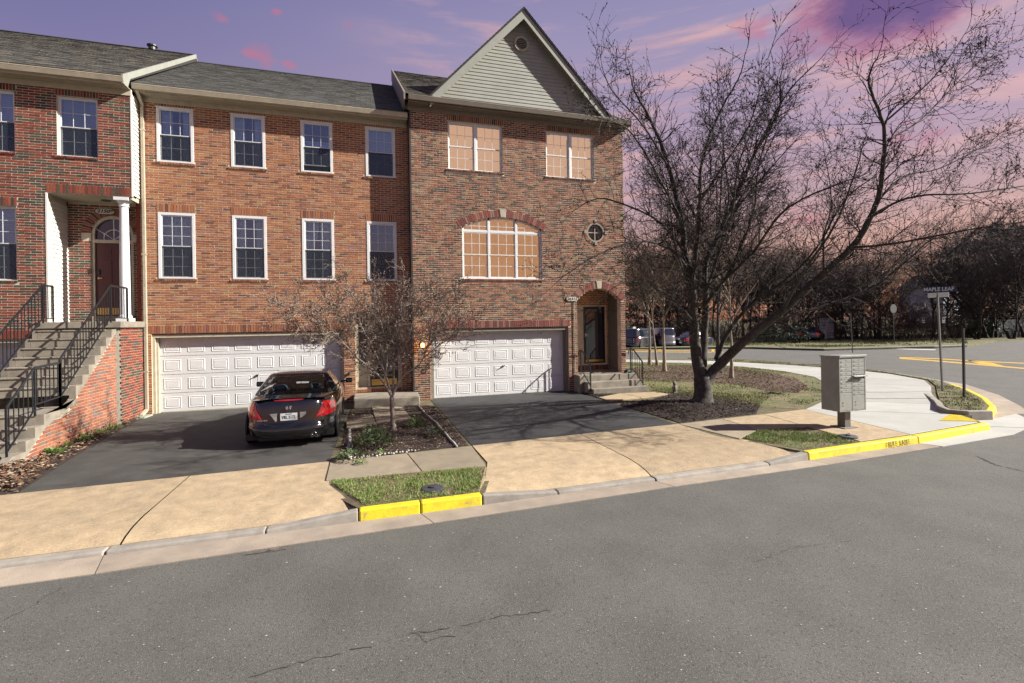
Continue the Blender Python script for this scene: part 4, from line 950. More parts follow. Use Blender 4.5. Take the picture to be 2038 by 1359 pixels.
# stair
stair = MB().prism([(-7.7, 14.5), (-5.84, 14.5), (-5.84, 15.97), (-5.955, 15.97), (-5.955, 16.44), (-7.81, 16.44), (-7.81, 15.3), (-7.7, 15.3)], 2.45, 2.61).build('stairs', 'step_concrete', lef, bevel=.012)
SX0, SX1 = -7.42, -5.95
tr = [(14.28 + .27, 2.41)]
yy, zz = 14.28, 2.41
steps = []
for i in range(7): steps.append((yy, zz)); yy -= .263; zz -= .2
# landing then four lower steps
steps += [(11.61, .79), (11.34, .59), (11.07, .395), (10.80, .2)]
prev = 14.52
for i, (y, z) in enumerate(steps):
    yb = ([14.52] + [s_[0] for s_ in steps])[i] + .02
    nos = .02
    b = MB(); b.ext([(y, z - .2), (y, z - .04), (y - nos, z - .03), (y - nos, z), (yb, z), (yb, z - .2)], 'x', SX0, SX1 - .12); b.build('step', 'step_concrete', stair, bevel=.008)
# stringers: stepped top, sloping underside
for xs0, xs1 in ((SX1 - .12, SX1), (SX0 - .10, SX0)):
    top = [(14.52, 2.45)]
    for (y, z) in steps[:7]: top += [(y + .0, z + .0)] if False else [(top[-1][0] if False else ([14.52] + [s_[0] for s_ in steps])[steps.index((y, z))], z), (y, z)]
    b = MB(); ys_ = [14.52] + [s_[0] for s_ in steps]
    for i, (y, z) in enumerate(steps):
        y1_ = ys_[i]
        lo = lambda q: (max(.0, (q - 12.43) * .762 + .73) if q > 12.43 else (.60 if q > 11.75 else max(0, .60 - (11.75 - q) * .76)))
        b.ext([(y, lo(y)), (y1_, lo(y1_)), (y1_, z), (y, z)], 'x', xs0, xs1)
    b.ext([(10.55, 0), (10.8, 0), (10.8, .2), (10.68, .2), (10.56, .12)], 'x', xs0, xs1)
    b.build('stringer', 'step_concrete', stair)
# brick flank under the stringer (right side) and pier under porch
def flank_bricks(X, face, root, prof, y0, y1, m, mm, name, zmax, cnt=0):
    b = MB(); N = int((y1 - y0) / .07)
    for i in range(N):
        a, c = y0 + (y1 - y0) * i / N, y0 + (y1 - y0) * (i + 1) / N; b.ext([(a, 0), (c, 0), (c, prof(c)), (a, prof(a))], 'x', X - .12, X)
    b.build(name, mm, root)
    f, r = [], MB().use(m); z = 0; k = 0
    while z < zmax:
        y = y0 - (PITCH / 2 if k % 2 else 0)
        while y < y1:
            a, c = max(y + .005, y0), min(y + PITCH - .005, y1)
            if c - a > .02 and prof(a) > z + .055 and prof(c) > z + .055:
                if c - a > .18: f.append((a, z))
                else: r.box(X - .02, X + .009, a, c, z + .005, z + .062)
            elif c - a > .02 and max(prof(a), prof(c)) > z + .07:
                r.ext([(a, z + .005), (c, z + .005), (c, max(z + .006, min(z + .062, prof(c)))), (a, max(z + .006, min(z + .062, prof(a))))], 'x', X - .02, X + .009)
            y += PITCH
        z += CRS; k += 1
    me = None
    for (a, z) in f[:300]:
        if me is None: o = MB().box(-.02, .009, 0, PITCH - .01, 0, .057).build('side_brick', m, root, local=True); me = o.data
        else: o = bpy.data.objects.new('side_brick', me); COL.objects.link(o); o.parent = root
        o.location = Vector((X + U(-.002, .001), a, z + .005)) - rootloc(root)
    for (a, z) in f[300:]: r.box(X - .02, X + .009, a, a + PITCH - .01, z + .005, z + .062)
    r.build('side_brickwork', None, root, kind='stuff')
def prof(y):
    if y > 14.5: return 2.45
    return lo(y)
flank_bricks(-5.965, 1, lef, prof, 10.98, 14.5, 'brick_stair', 'mortar_left', 'stair_side_wall', 2.4)
flank_bricks(-5.91, 1, lef, lambda y: 2.45, 14.62, 15.96, 'brick_left', 'mortar_left', 'porch_pier', 2.4)
MB().box(-7.7, -6.03, 14.66, 16.0, 0, 2.45).build('porch_base', 'mortar_left', lef)
MB().box(SX0 - .06, SX0 - .005, 10.9, 14.6, 0, .2).build('stair_left_footing', 'mortar_left', lef)
b = MB()
for i in range(24): a = 10.9 + i * .15; b.ext([(a, 0), (a + .15, 0), (a + .15, lo(a + .15)), (a, lo(a))], 'x', SX0 - .07, SX0 - .002)
b.build('stair_left_wall', 'mortar_left', lef)
RX = -6.03
for X in (RX, SX0 + .03):
    railing(lef, [(X, 10.72, 1.06), (X, 11.5, 1.70)], [0, 1], h=.86)
    railing(lef, [(X, 11.5, 1.70), (X, 12.30, 1.74)], [1], h=.9, low=.7) if X == RX else railing(lef, [(X, 11.5, 1.70), (X, 12.30, 1.74)], [1], h=.9)
    railing(lef, [(X, 12.30, 1.80), (X, 14.45, 3.50)], [0], h=.9)
    railing(lef, [(X, 14.45, 3.50), (X, 15.35 if X == RX else 14.85, 3.50)], [0, 1], h=.86, low=.8)
MB().box(-13.4, -8.3, YL + .9, 26.5, 0, 8.8).build('core', 'room_dark', lef); MB().box(-8.3, -5.96, YB + .45, 26.5, 0, 8.8).build('rear_core', 'room_dark', lef)
MB().box(-8.3, -5.96, YL + .8, YB + .5, 6.0, 8.8).build('upper_core', 'room_dark', lef)
eave(lef, -13.4, -5.93, YL, 15.03, 8.88, 9.01, 8.80, 'cream_trim')
MB().ext([(15.08, 8.98), (21, 12.68), (21, 12.5), (15.13, 8.9)], 'x', -13.4, -5.93).build('roof', 'roof_edge', lef)
shingle_plane(lef, lambda y: -13.4, lambda y: -5.96, 15.03, 9.03, 21.0, 12.72, 'shingle')
MB().ext([(21, 12.72), (27, 9), (27, 8.9), (21, 12.6)], 'x', -13.4, -5.93).build('rear_roof', 'shingle', lef)
b = MB().ext([(15.03, 9.06), (21.0, 12.77), (21.0, 12.62), (15.45, 9.14), (15.3, 8.84), (15.06, 8.84)], 'x', -5.965, -5.925); b.build('rake_board', 'gable_siding', lef)
b = MB()
for i in range(24): x = -13.4 + i * .309; b.ext([(20.9, 12.7), (21, 12.77), (21.1, 12.7)], 'x', x, x + .3)
b.build('ridge_caps', 'roof_edge', lef, kind='stuff')
vp = PX = None
b = MB(); b.lathe([(.12, 0), (.12, .12), (.17, .13), (.17, .17), (.05, .22)], (-7.35, 21.0, 12.72), 12); b.build('roof_vent', 'dark_metal', lef)
# ---- right townhouse
rig = thing('townhouse', (5.25, YR, 0), 'right end townhouse in mottled brown brick with a steep sided gable and lit windows', 'house', 'brick townhouses in the row')
RG = (2.0, 6.77)
rops = [Op(2.67, 4.49, 7.42, 8.97), Op(6.05, 7.85, 7.42, 8.97), Op(3.085, 5.845, 3.88, 5.93, rise=.36), Op(RG[0], RG[1], 0, 2.26), Op(7.11, 8.82, 0, 3.58, rise=.42), Op(7.53, 8.21, 5.22, 5.90, oval=True)]
rz = [Op(2.62, 4.54, 8.97, 9.19), Op(6.0, 7.9, 8.97, 9.19), Op(2.6, 4.55, 7.35, 7.42), Op(6.0, 7.92, 7.35, 7.42), Op(2.98, 5.95, 5.52, 6.17, rise=.44), Op(3.03, 5.9, 3.81, 3.88), Op(1.9, 6.85, 2.26, 2.49), Op(6.98, 8.95, 3.1, 3.81, rise=.56), Op(7.43, 8.31, 5.12, 6.0, oval=True)]
facade(rig, 1.49, 9.0, 0, 9.28, YR, rops, rz, 'brick_right', 'mortar_right')
for a, c in ((2.62, 4.54), (6.0, 7.9)): soldier(rig, a, c, 8.975, .21, YR, 'brick_right'); soldier(rig, a - .02, c, 7.352, .066, YR, 'brick_right', .035, 'sill_brick')
soldier(rig, 3.03, 5.9, 3.812, .066, YR, 'brick_arch', .035, 'sill_brick'); soldier(rig, 1.9, 6.85, 2.265, .22, YR, 'brick_arch')
arch_bricks(rig, 4.465, 5.57, 1.38, .36, .235, YR, 'brick_arch', .014, skip=.13, a_ext=.03)
def keystone(cx, z, w0, w1, h, Y): MB().ext([(cx - w0 / 2, z), (cx + w0 / 2, z), (cx + w1 / 2, z + h), (cx - w1 / 2, z + h)], 'y', Y - .035, Y + .1).build('keystone', 'stone_key', rig, bevel=.006)
keystone(4.465, 5.93, .15, .24, .27, YR)
arch_bricks(rig, 7.965, 3.16, .855, .42, .24, YR, 'brick_arch', .014, skip=.13, a_ext=.04); keystone(7.965, 3.575, .14, .22, .27, YR)
MB().box(RG[0], RG[1], YR + .03, YR + .12, 2.235, 2.264).build('lintel_angle', 'dark_metal', rig)
for x in (2.67, 6.05):
    w = .895; sash_window(rig, x, 7.42, w, 1.55, YR, 2, 2, 'lit_blind', tw=.035, proud=.06, lit=True, style=4)
    sash_window(rig, x + .925, 7.42, w, 1.55, YR, 2, 2, 'lit_blind', tw=.035, proud=.06, lit=True, style=4)
    MB().box(x + .875, x + .945, YR + .045, YR + .13, 7.42, 8.97).build('window_mullion', 'white_paint', rig)
# arched triple window
aw = MB()
for a, c in ((3.085, 3.13), (5.80, 5.845), (3.955, 4.015), (4.905, 4.965)): aw.box(a, c, YR + .05, YR + .13, 3.88, 5.9 if 3.5 < a < 5 else 5.6)
aw.box(3.13, 5.80, YR + .052, YR + .128, 3.88, 3.93); aw.box(3.13, 5.80, YR + .052, YR + .128, 5.41, 5.47)
R_ = (1.38 ** 2 + .36 ** 2) / (2 * .36); cz_ = 5.93 - R_; A_ = math.asin(1.38 / R_)
for i in range(20):
    a0, a1 = -A_ + 2 * A_ * i / 20, -A_ + 2 * A_ * (i + 1) / 20; q = lambda a, r: (4.465 + r * math.sin(a), cz_ + r * math.cos(a)); aw.ext([q(a0, R_ - .05), q(a1, R_ - .05), q(a1, R_), q(a0, R_)], 'y', YR + .05, YR + .13)
awo = aw.build('window', 'white_paint', rig)
for (a, c) in ((3.13, 3.955), (4.015, 4.905), (4.965, 5.80)):
    for nm, z0_, z1_, yy_, rows in (('lower_sash', 3.93, 4.70, .085, 2), ('upper_sash', 4.67, 5.41, .06, 2), ('transom', 5.47, 5.86, .06, 1)):
        s = .028; b = MB(); y_ = YR + yy_
        top = lambda x: min(z1_, cz_ + math.sqrt(R_ ** 2 - (x - 4.465) ** 2) - .045) if nm == 'transom' else z1_
        b.box(a, a + s, y_, y_ + .025, z0_, top(a)); b.box(c - s, c, y_, y_ + .025, z0_, top(c)); b.box(a + s, c - s, y_, y_ + .025, z0_, z0_ + s)
        if nm != 'transom': b.box(a + s, c - s, y_, y_ + .025, z1_ - s, z1_)
        b.build(nm, 'white_paint', awo)
        P = [(a + s, z0_ + s), (c - s, z0_ + s)] + [(c - s - (c - a - 2 * s) * i / 6, top(c - s - (c - a - 2 * s) * i / 6)) for i in range(7)]
        MB().ext(P, 'y', y_ + .012, y_ + .016).build('pane', 'lit_glass', awo)
        b = MB()
        for i in (1, 2): x = a + s + (c - a - 2 * s) * i / 3; b.box(x - .007, x + .007, y_ + .003, y_ + .011, z0_ + s, top(x))
        zz_ = (z0_ + z1_) / 2 if rows == 2 else 5.62; b.box(a + s, c - s, y_ + .002, y_ + .010, zz_ - .007, zz_ + .007); b.build('grille', 'white_paint', awo)
    b = MB(); n = 44; ph = U(0, 6)
    for j in range(9):
        for i in range(n + 1):
            x = a + (c - a) * i / n; b.v.append((x, YR + .24 + .03 * math.sin(i * .62 + ph + .12 * j) + .012 * math.sin(i * 1.7 + j * .3), 3.9 + j * .26))
    for j in range(8):
        for i in range(n): q_ = j * (n + 1) + i; b.face((q_, q_ + 1, q_ + n + 2, q_ + n + 1))
    b.build('curtain', 'lit_curtain', awo, smooth=True)
# round window
b = MB(); cx_, cz2 = 7.87, 5.56
for i in range(28):
    a0, a1 = 2 * math.pi * i / 28, 2 * math.pi * (i + 1) / 28; q = lambda a, r: (cx_ + r * math.cos(a), cz2 + r * math.sin(a)); b.ext([q(a0, .29), q(a0, .345), q(a1, .345), q(a1, .29)], 'y', YR - .01, YR + .1)
rw = b.build('round_window', 'tan_trim', rig)
b = MB(); b.box(cx_ - .01, cx_ + .01, YR + .05, YR + .06, cz2 - .29, cz2 + .29); b.box(cx_ - .29, cx_ + .29, YR + .051, YR + .061, cz2 - .01, cz2 + .01); b.build('grille', 'cream_trim', rw)
MB().ext([(cx_ + .3 * math.cos(2 * math.pi * i / 20), cz2 + .3 * math.sin(2 * math.pi * i / 20)) for i in range(20)], 'y', YR + .07, YR + .075).build('pane', 'lit_glass', rw)
MB().box(cx_ - .34, cx_ + .34, YR + .10, YR + .12, cz2 - .4, cz2 + .4).build('blind', 'room_warm', rw)
me = None
for i in range(36):
    a = 2 * math.pi * i / 36
    if i % 9 == 0: continue
    if me is None: o = MB().ext([(-.027, .35), (.027, .35), (.034, .44), (-.034, .44)], 'y', -.014, .05).build('ring_brick', 'brick_right', rig, local=True); me = o.data
    else: o = bpy.data.objects.new('ring_brick', me); COL.objects.link(o); o.parent = rig
    o.location = Vector((cx_, YR, cz2)) - rootloc(rig); o.rotation_euler = (0, a, 0)
for dx, dz in ((0, 1), (0, -1), (1, 0), (-1, 0)):
    MB().box(cx_ + dx * .40 - .05, cx_ + dx * .40 + .05, YR - .035, YR + .05, cz2 + dz * .40 - .055, cz2 + dz * .40 + .055).build('keystone', 'tan_trim', rig, bevel=.005)
garage_door(rig, RG[0], RG[1], 2.235, YR, 7, 'tan_trim')
# entry recess
YE = 16.5
MB().box(7.11, 8.82, YR + .25, YE + .1, 0, .585).build('porch_floor', 'step_concrete', rig)
facade(rig, 7.09, 8.84, .585, 3.75, YE, [Op(7.50, 8.76, .85, 3.02)], [], 'brick_mid', 'mortar_mid', 'porch_wall', 0)
MB().box(7.05, 8.9, YR + .25, YE, 3.62, 3.66).build('porch_ceiling', 'cream_trim', rig)
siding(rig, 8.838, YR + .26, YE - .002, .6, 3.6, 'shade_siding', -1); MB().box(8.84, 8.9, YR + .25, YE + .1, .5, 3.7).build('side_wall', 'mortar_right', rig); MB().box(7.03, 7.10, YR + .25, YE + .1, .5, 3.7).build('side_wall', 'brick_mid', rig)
b = MB(); b.box(7.50, 7.82, YE + .02, YE + .15, .85, 3.02); b.box(8.72, 8.76, YE + .02, YE + .15, .85, 3.02); b.box(7.82, 8.72, YE + .02, YE + .15, 2.97, 3.02); b.build('door_frame', 'cream_trim', rig)
d = MB().box(7.82, 8.72, YE + .06, YE + .10, .87, 2.97).build('door', 'door_black', rig)
MB().box(7.93, 8.61, YE + .05, YE + .06, 1.02, 2.88).build('pane', 'glass_dark', d); MB().box(7.9, 8.64, YE + .045, YE + .06, .9, .99).build('kick_plate', 'brass', d)
b = MB(); b.bar((7.88, YE + .0, 1.85), (7.88, YE + .0, 2.0), .02); b.bar((7.88, YE + .01, 1.93), (7.98, YE + .01, 1.92), .02); b.build('handle', 'steel', d)
MB().box(7.45, 7.5, YE - .07, YE - .01, 1.55, 2.05).build('letter_box', 'galvanised', rig)
soldier(rig, 7.5, 8.76, .60, .2, YE - .02, 'brick_right', .05, 'sill_brick'); MB().box(7.5, 8.76, YE - .03, YE + .15, .585, .85).build('door_threshold', 'mortar_right', rig)
MB().lathe([(.07, 0), (.07, -.03), (.04, -.1)], (8.0, 16.1, 3.62), 10).build('ceiling_lamp', 'cream_trim', rig)
l = bpy.data.lights.new('porch_light', 'POINT'); l.energy = .35; l.color = (1, .6, .25); l.shadow_soft_size = .06; lo_ = bpy.data.objects.new('porch_light', l); COL.objects.link(lo_); lo_.location = (7.75, 16.05, 3.35)
lantern(rig, 1.74, YR, 1.78, 5)
plaque(rig, PY(1138, 595, YR).x, PY(1138, 595, YR).z, YR - .012, .95, '21512')
b = MB(); b.tube([(6.99, YR - .03, .62), (6.99, YR - .03, 3.1)], .012, 6); b.build('cable_conduit', 'stone_key', rig)
def stp(P, z0, z1): return MB().prism(P, z0, z1).build('step', 'step_concrete', st_o, bevel=.012)
st_o = MB().prism([(6.93, 15.0), (9.12, 15.0), (9.12, YR - .012), (6.93, YR - .012)], 0, .585).build('entry_stairs', 'step_concrete', rig, bevel=.012)
stp([(7.08, 14.70), (9.16, 14.70), (9.16, 14.99), (7.08, 14.99)], 0, .39); stp([(7.14, 14.40), (9.2, 14.40), (9.2, 14.69), (7.14, 14.69)], 0, .195)
railing(rig, [(7.12, YR - .03, 1.22), (7.12, YR - .1, 1.40), (7.12, 15.3, 1.44), (7.12, 15.1, 1.38), (7.12, 14.55, 1.0)], [2, 4], h=.84, low=.72)
railing(rig, [(9.08, YR - .03, 1.22), (9.08, YR - .1, 1.40), (9.08, 15.3, 1.44), (9.08, 15.1, 1.38), (9.08, 14.55, 1.0)], [2, 4], h=.84, low=.72)
MB().box(1.49, 8.99, YR + 1.15, 26.5, 3.8, 9.2).build('core', 'room_dark', rig); MB().box(1.49, 7.0, YR + .6, 26.5, 0, 3.8).build('lower_core', 'room_dark', rig)
siding(rig, 9.0, YR + .26, 26.5, 0, 9.2, 'white_siding', 1, step=.23); MB().box(8.9, 8.999, YR + .26, 26.5, 0, 9.3).build('side_wall', 'mortar_right', rig)
MB().box(1.44, 1.49, YR - .01, YM - .012, 0, 9.3).build('corner_board', 'dark_metal', rig)
eave(rig, 1.40, 9.12, YR, 15.05, 9.33, 9.46, 9.26, 'tan_trim', 'tan_trim')
# main roof and cross gable
RL = 1.30
MB().ext([(15.1, 9.42), (21, 13.08), (21, 12.9), (15.15, 9.32)], 'x', RL, 9.1).build('roof', 'roof_edge', rig)
MB().ext([(21, 13.1), (27, 9.4), (27, 9.3), (21, 12.95)], 'x', RL, 9.1).build('rear_roof', 'shingle', rig)
gx, gz, gsl = 5.19, 12.75, 1.045; sl = .62
shingle_plane(rig, lambda y: RL, lambda y: max(RL, gx - (gz - (9.46 + sl * (y - 15.05))) / gsl + .1) if y < 20.5 else 9.1, 15.05, 9.47, 21.0, 13.13, 'shingle')
MB().ext([(15.02, 9.50), (21, 13.21), (21, 12.7), (16.1, 9.6), (15.5, 9.2), (15.02, 9.28)], 'x', RL - .05, RL - .002).build('rake_board', 'tan_trim', rig)
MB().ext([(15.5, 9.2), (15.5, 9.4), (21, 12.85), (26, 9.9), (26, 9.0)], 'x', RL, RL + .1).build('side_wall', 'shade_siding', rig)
# gable front: clapboards clipped to the triangle
GY = 15.42; step = .118; z = 9.44; gap = .24
MB().ext([(gx - 3.1, 9.44), (gx + 3.1, 9.44), (gx, gz - .12)], 'y', GY + .02, GY + .06).build('gable_wall', 'gable_siding', rig)
while z < gz - .5:
    h0, h1 = (gz - .08 - z) / gsl - .1, (gz - .08 - z - step) / gsl - .1
    if h1 < .05: break
    b = MB(); n = 0
    b.v = [(gx - h0, GY, z), (gx + h0, GY, z), (gx + h1, GY + .014, z + step), (gx - h1, GY + .014, z + step), (gx - h0, GY + .02, z), (gx + h0, GY + .02, z)]
    b.face((0, 1, 2, 3)); b.face((4, 5, 1, 0)); b.build('siding_board', 'gable_siding', rig); z += step
# rakes: soffit strip, board, roof slopes
for s_ in (-1, 1):
    ft = 3.13
    P = lambda d, y, dz=0.: (gx + s_ * d, y, gz - d * gsl + dz)
    b = MB(); y0_, y1_ = 15.14, 15.175
    b.v = [P(0, y0_), P(ft, y0_), P(ft, y0_, -.30), P(0, y0_, -.30), P(0, y1_), P(ft, y1_), P(ft, y1_, -.30), P(0, y1_, -.30)]
    for q in ((0, 1, 2, 3), (7, 6, 5, 4), (0, 4, 5, 1), (3, 2, 6, 7), (1, 5, 6, 2), (0, 3, 7, 4)): b.face(q)
    b.build('rake_board', 'gable_siding', rig)
    b = MB(); b.v = [P(0, 15.18, -.22), P(ft, 15.18, -.22), P(ft, GY + .02, -.22), P(0, GY + .02, -.22)]; b.face((0, 1, 2, 3)); b.build('rake_soffit', 'gable_siding', rig)
    b = MB()
    for i in range(40):
        d0 = .05 + i * (ft - .1) / 40; b.v += [P(d0, 15.2, -.225), P(d0 + .05, 15.2, -.225), P(d0 + .05, GY, -.225), P(d0, GY, -.225)]; k = len(b.v) - 4; b.face((k, k + 1, k + 2, k + 3))
    b.build('rake_soffit_ribs', 'tan_trim', rig, kind='stuff')
    b = MB(); yb = lambda d: 15.05 + (gz - d * gsl - 9.46) / sl
    b.v = [P(0, 15.10, .01), P(ft, 15.10, .01), P(ft, 15.3, .01), P(0, 20.5, .01), P(0, 15.10, .06), P(ft, 15.10, .06), P(ft, 15.3, .06), P(0, 20.5, .06)]
    for q in ((4, 5, 6, 7), (0, 3, 2, 1), (0, 1, 5, 4), (1, 2, 6, 5)): b.face(q)
    b.build('gable_roof', 'roof_edge', rig)
    b = MB(); nst = 32
    for i in range(nst):
        d0, d1 = ft * i / nst, ft * (i + 1.25) / nst; y = 15.09; ye = lambda d: max(15.3, yb(min(d, ft)))
        n_ = len(b.v); b.v += [P(d0, y, .065), P(d1, y, .085), P(d1, ye(d0), .085), P(d0, ye(d0), .065)]; b.face((n_, n_ + 1, n_ + 2, n_ + 3))
    b.build('shingles', 'shingle', rig, kind='stuff')
# gable vent
vc = PY(1038, 87, GY - .03); b = MB()
for i in range(24):
    a0, a1 = 2 * math.pi * i / 24, 2 * math.pi * (i + 1) / 24; q = lambda a, r: (vc.x + r * math.cos(a), vc.z + r * math.sin(a)); b.ext([q(a0, .19), q(a0, .255), q(a1, .255), q(a1, .19)], 'y', GY - .05, GY + .01)
gv = b.build('gable_vent', 'stone_key', rig)
for i in range(6):
    z = vc.z - .15 + i * .06; w = math.sqrt(.19 ** 2 - (z - vc.z) ** 2); b = MB(); b.bar((vc.x - w, GY - .03, z), (vc.x + w, GY - .03, z), .012, .05); b.build('louvre', 'gable_siding', gv)
MB().ext([(vc.x + .2 * math.cos(2 * math.pi * i / 20), vc.z + .2 * math.sin(2 * math.pi * i / 20)) for i in range(20)], 'y', GY - .012, GY - .004).build('vent_back', 'room_dark', gv)
splash = tag(MB().prism([(-5.99, 15.3), (-5.66, 15.3), (-5.63, 15.75), (-5.94, 15.75)], .0, .05).build('splash_block', 'splash_green', None, bevel=.01), 'pale green splash block under the cream downspout', 'splash block')
# ------------------------------------------------------------------ trees
def smooth(P, n=4, jit=0.):
    P = [Vector(p) for p in P]; R = []
    for i in range(len(P) - 1):
        a, b, c, d = P[max(i - 1, 0)], P[i], P[i + 1], P[min(i + 2, len(P) - 1)]
        for k in range(n):
            t = k / n; R.append(.5 * ((2 * b) + (c - a) * t + (2 * a - 5 * b + 4 * c - d) * t * t + (3 * b - a - 3 * c + d) * t ** 3) + (Vector((U(-jit, jit), U(-jit, jit), U(-jit, jit))) if k or i else Vector()))
    return R + [P[-1]]
def rvec():
    while True:
        v = Vector((U(-1, 1), U(-1, 1), U(-1, 1)))
        if .05 < v.length < 1: return v.normalized()
def twigs(b, bud, p, d, L, r, lvl, K):
    """one twig with its side shoots; K: dict(up, wob, ratio, kids, ang, sides)"""
    n = 5 if lvl > 1 else 3; pts = [p.copy()]; st = L / n; dirs = [d.copy()]
    for i in range(n):
        d = (d + rvec() * K['wob'] + Vector((0, 0, K['up']))).normalized(); p = p + d * st; pts.append(p.copy()); dirs.append(d.copy())
    b.tube(pts, [r * (1 - .65 * i / n) for i in range(n + 1)], 3 if r < .012 else 5, cap=False)
    if bud is not None and lvl <= 1:
        for q in pts[1:]:
            if rnd() < K.get('bud', .5):
                s = U(.6, 1.4) * K.get('bs', .012); o = q + rvec() * s; v = (d + rvec() * .8).normalized() * s * 2; w = v.cross(rvec()).normalized() * s * .6
                bud.poly([o - w, o + v, o + w, o - v * .5])
    if lvl <= 0: return
    k = K['kids'][lvl] if lvl < len(K['kids']) else K['kids'][-1]
    for j in range(k):
        t = U(.2, 1.0) if j else 1.; i = min(n - 1, int(t * n)); q = pts[i].lerp(pts[i + 1], t * n - i) if i < n else pts[-1]
        ax = dirs[i].cross(rvec()).normalized(); a = math.radians(U(*K['ang'])); nd = (Matrix.Rotation(a, 3, ax) @ dirs[i]).normalized()
        twigs(b, bud, q, nd, L * U(.45, .78) * K['ratio'], max(r * .55, K['rmin']), lvl - 1, K)
def limbs(tree, guides, K, bark_m, twig_m, bud_m, spacing, tl, lvl, side=7, skip=.18, dens=1.):
    b, bud = MB(), MB()
    for gi, (P, r0, r1) in enumerate(guides):
        S_ = smooth(P, 5, .012 * min(1, r0 * 12)); n = len(S_); R = [r0 + (r1 - r0) * (i / (n - 1)) ** .8 for i in range(n)]
        if gi == 0:
            R = [r * (1 + .6 * math.exp(-i / 1.6)) for i, r in enumerate(R)]
        m = MB().tube(S_, R, side + (3 if r0 > .1 else 0)); m.build('trunk' if gi == 0 else 'limb', bark_m, tree, smooth=True)
        acc = 0; tot = sum((S_[i + 1] - S_[i]).length for i in range(n - 1)); run = 0
        for i in range(n - 1):
            sgm = (S_[i + 1] - S_[i]); run += sgm.length; acc += sgm.length
            if gi == 0 and K.get('bare_trunk', True): continue
            f = run / tot
            if f < skip: acc = 0; continue
            while acc > spacing:
                acc -= spacing * U(.6, 1.4)
                ax = sgm.cross(rvec()).normalized(); nd = (Matrix.Rotation(math.radians(U(30, 75)), 3, ax) @ sgm.normalized())
                twigs(b, bud, S_[i].lerp(S_[i + 1], rnd()), nd, tl * U(.55, 1.15) * (1.15 - .5 * f), max(R[i] * .42, K['rmin'] * 1.6) if R[i] < .05 else .016, lvl, K)
        if gi: twigs(b, bud, S_[-1], (S_[-1] - S_[-2]).normalized(), tl * .8, r1 * .9, lvl, K)
    b.build('twigs', twig_m, tree, kind='stuff')
    if bud.v: bud.build('buds', bud_m, tree, kind='stuff')
def pix(L):     # (u, v, y) guides
    return [PY(*q) for q in L]
big = thing('bare_tree', (9.47, 12, 0), 'large bare tree with a forked trunk in dark mulch right of the end house', 'tree')
T0 = Vector((9.47, 12.0, 0))
F = PY(1396, 742, 12.0)
K = dict(up=.06, wob=.20, ratio=1., kids=[0, 3, 4, 4], ang=(22, 60), rmin=.0046, bud=.7, bs=.015)
Fb = F - Vector((0, 0, .32))
def pixt(L): return [PY(u, v, y - 3.9 * min(1, max(0, (690 - v) / 560))) for u, v, y in L]
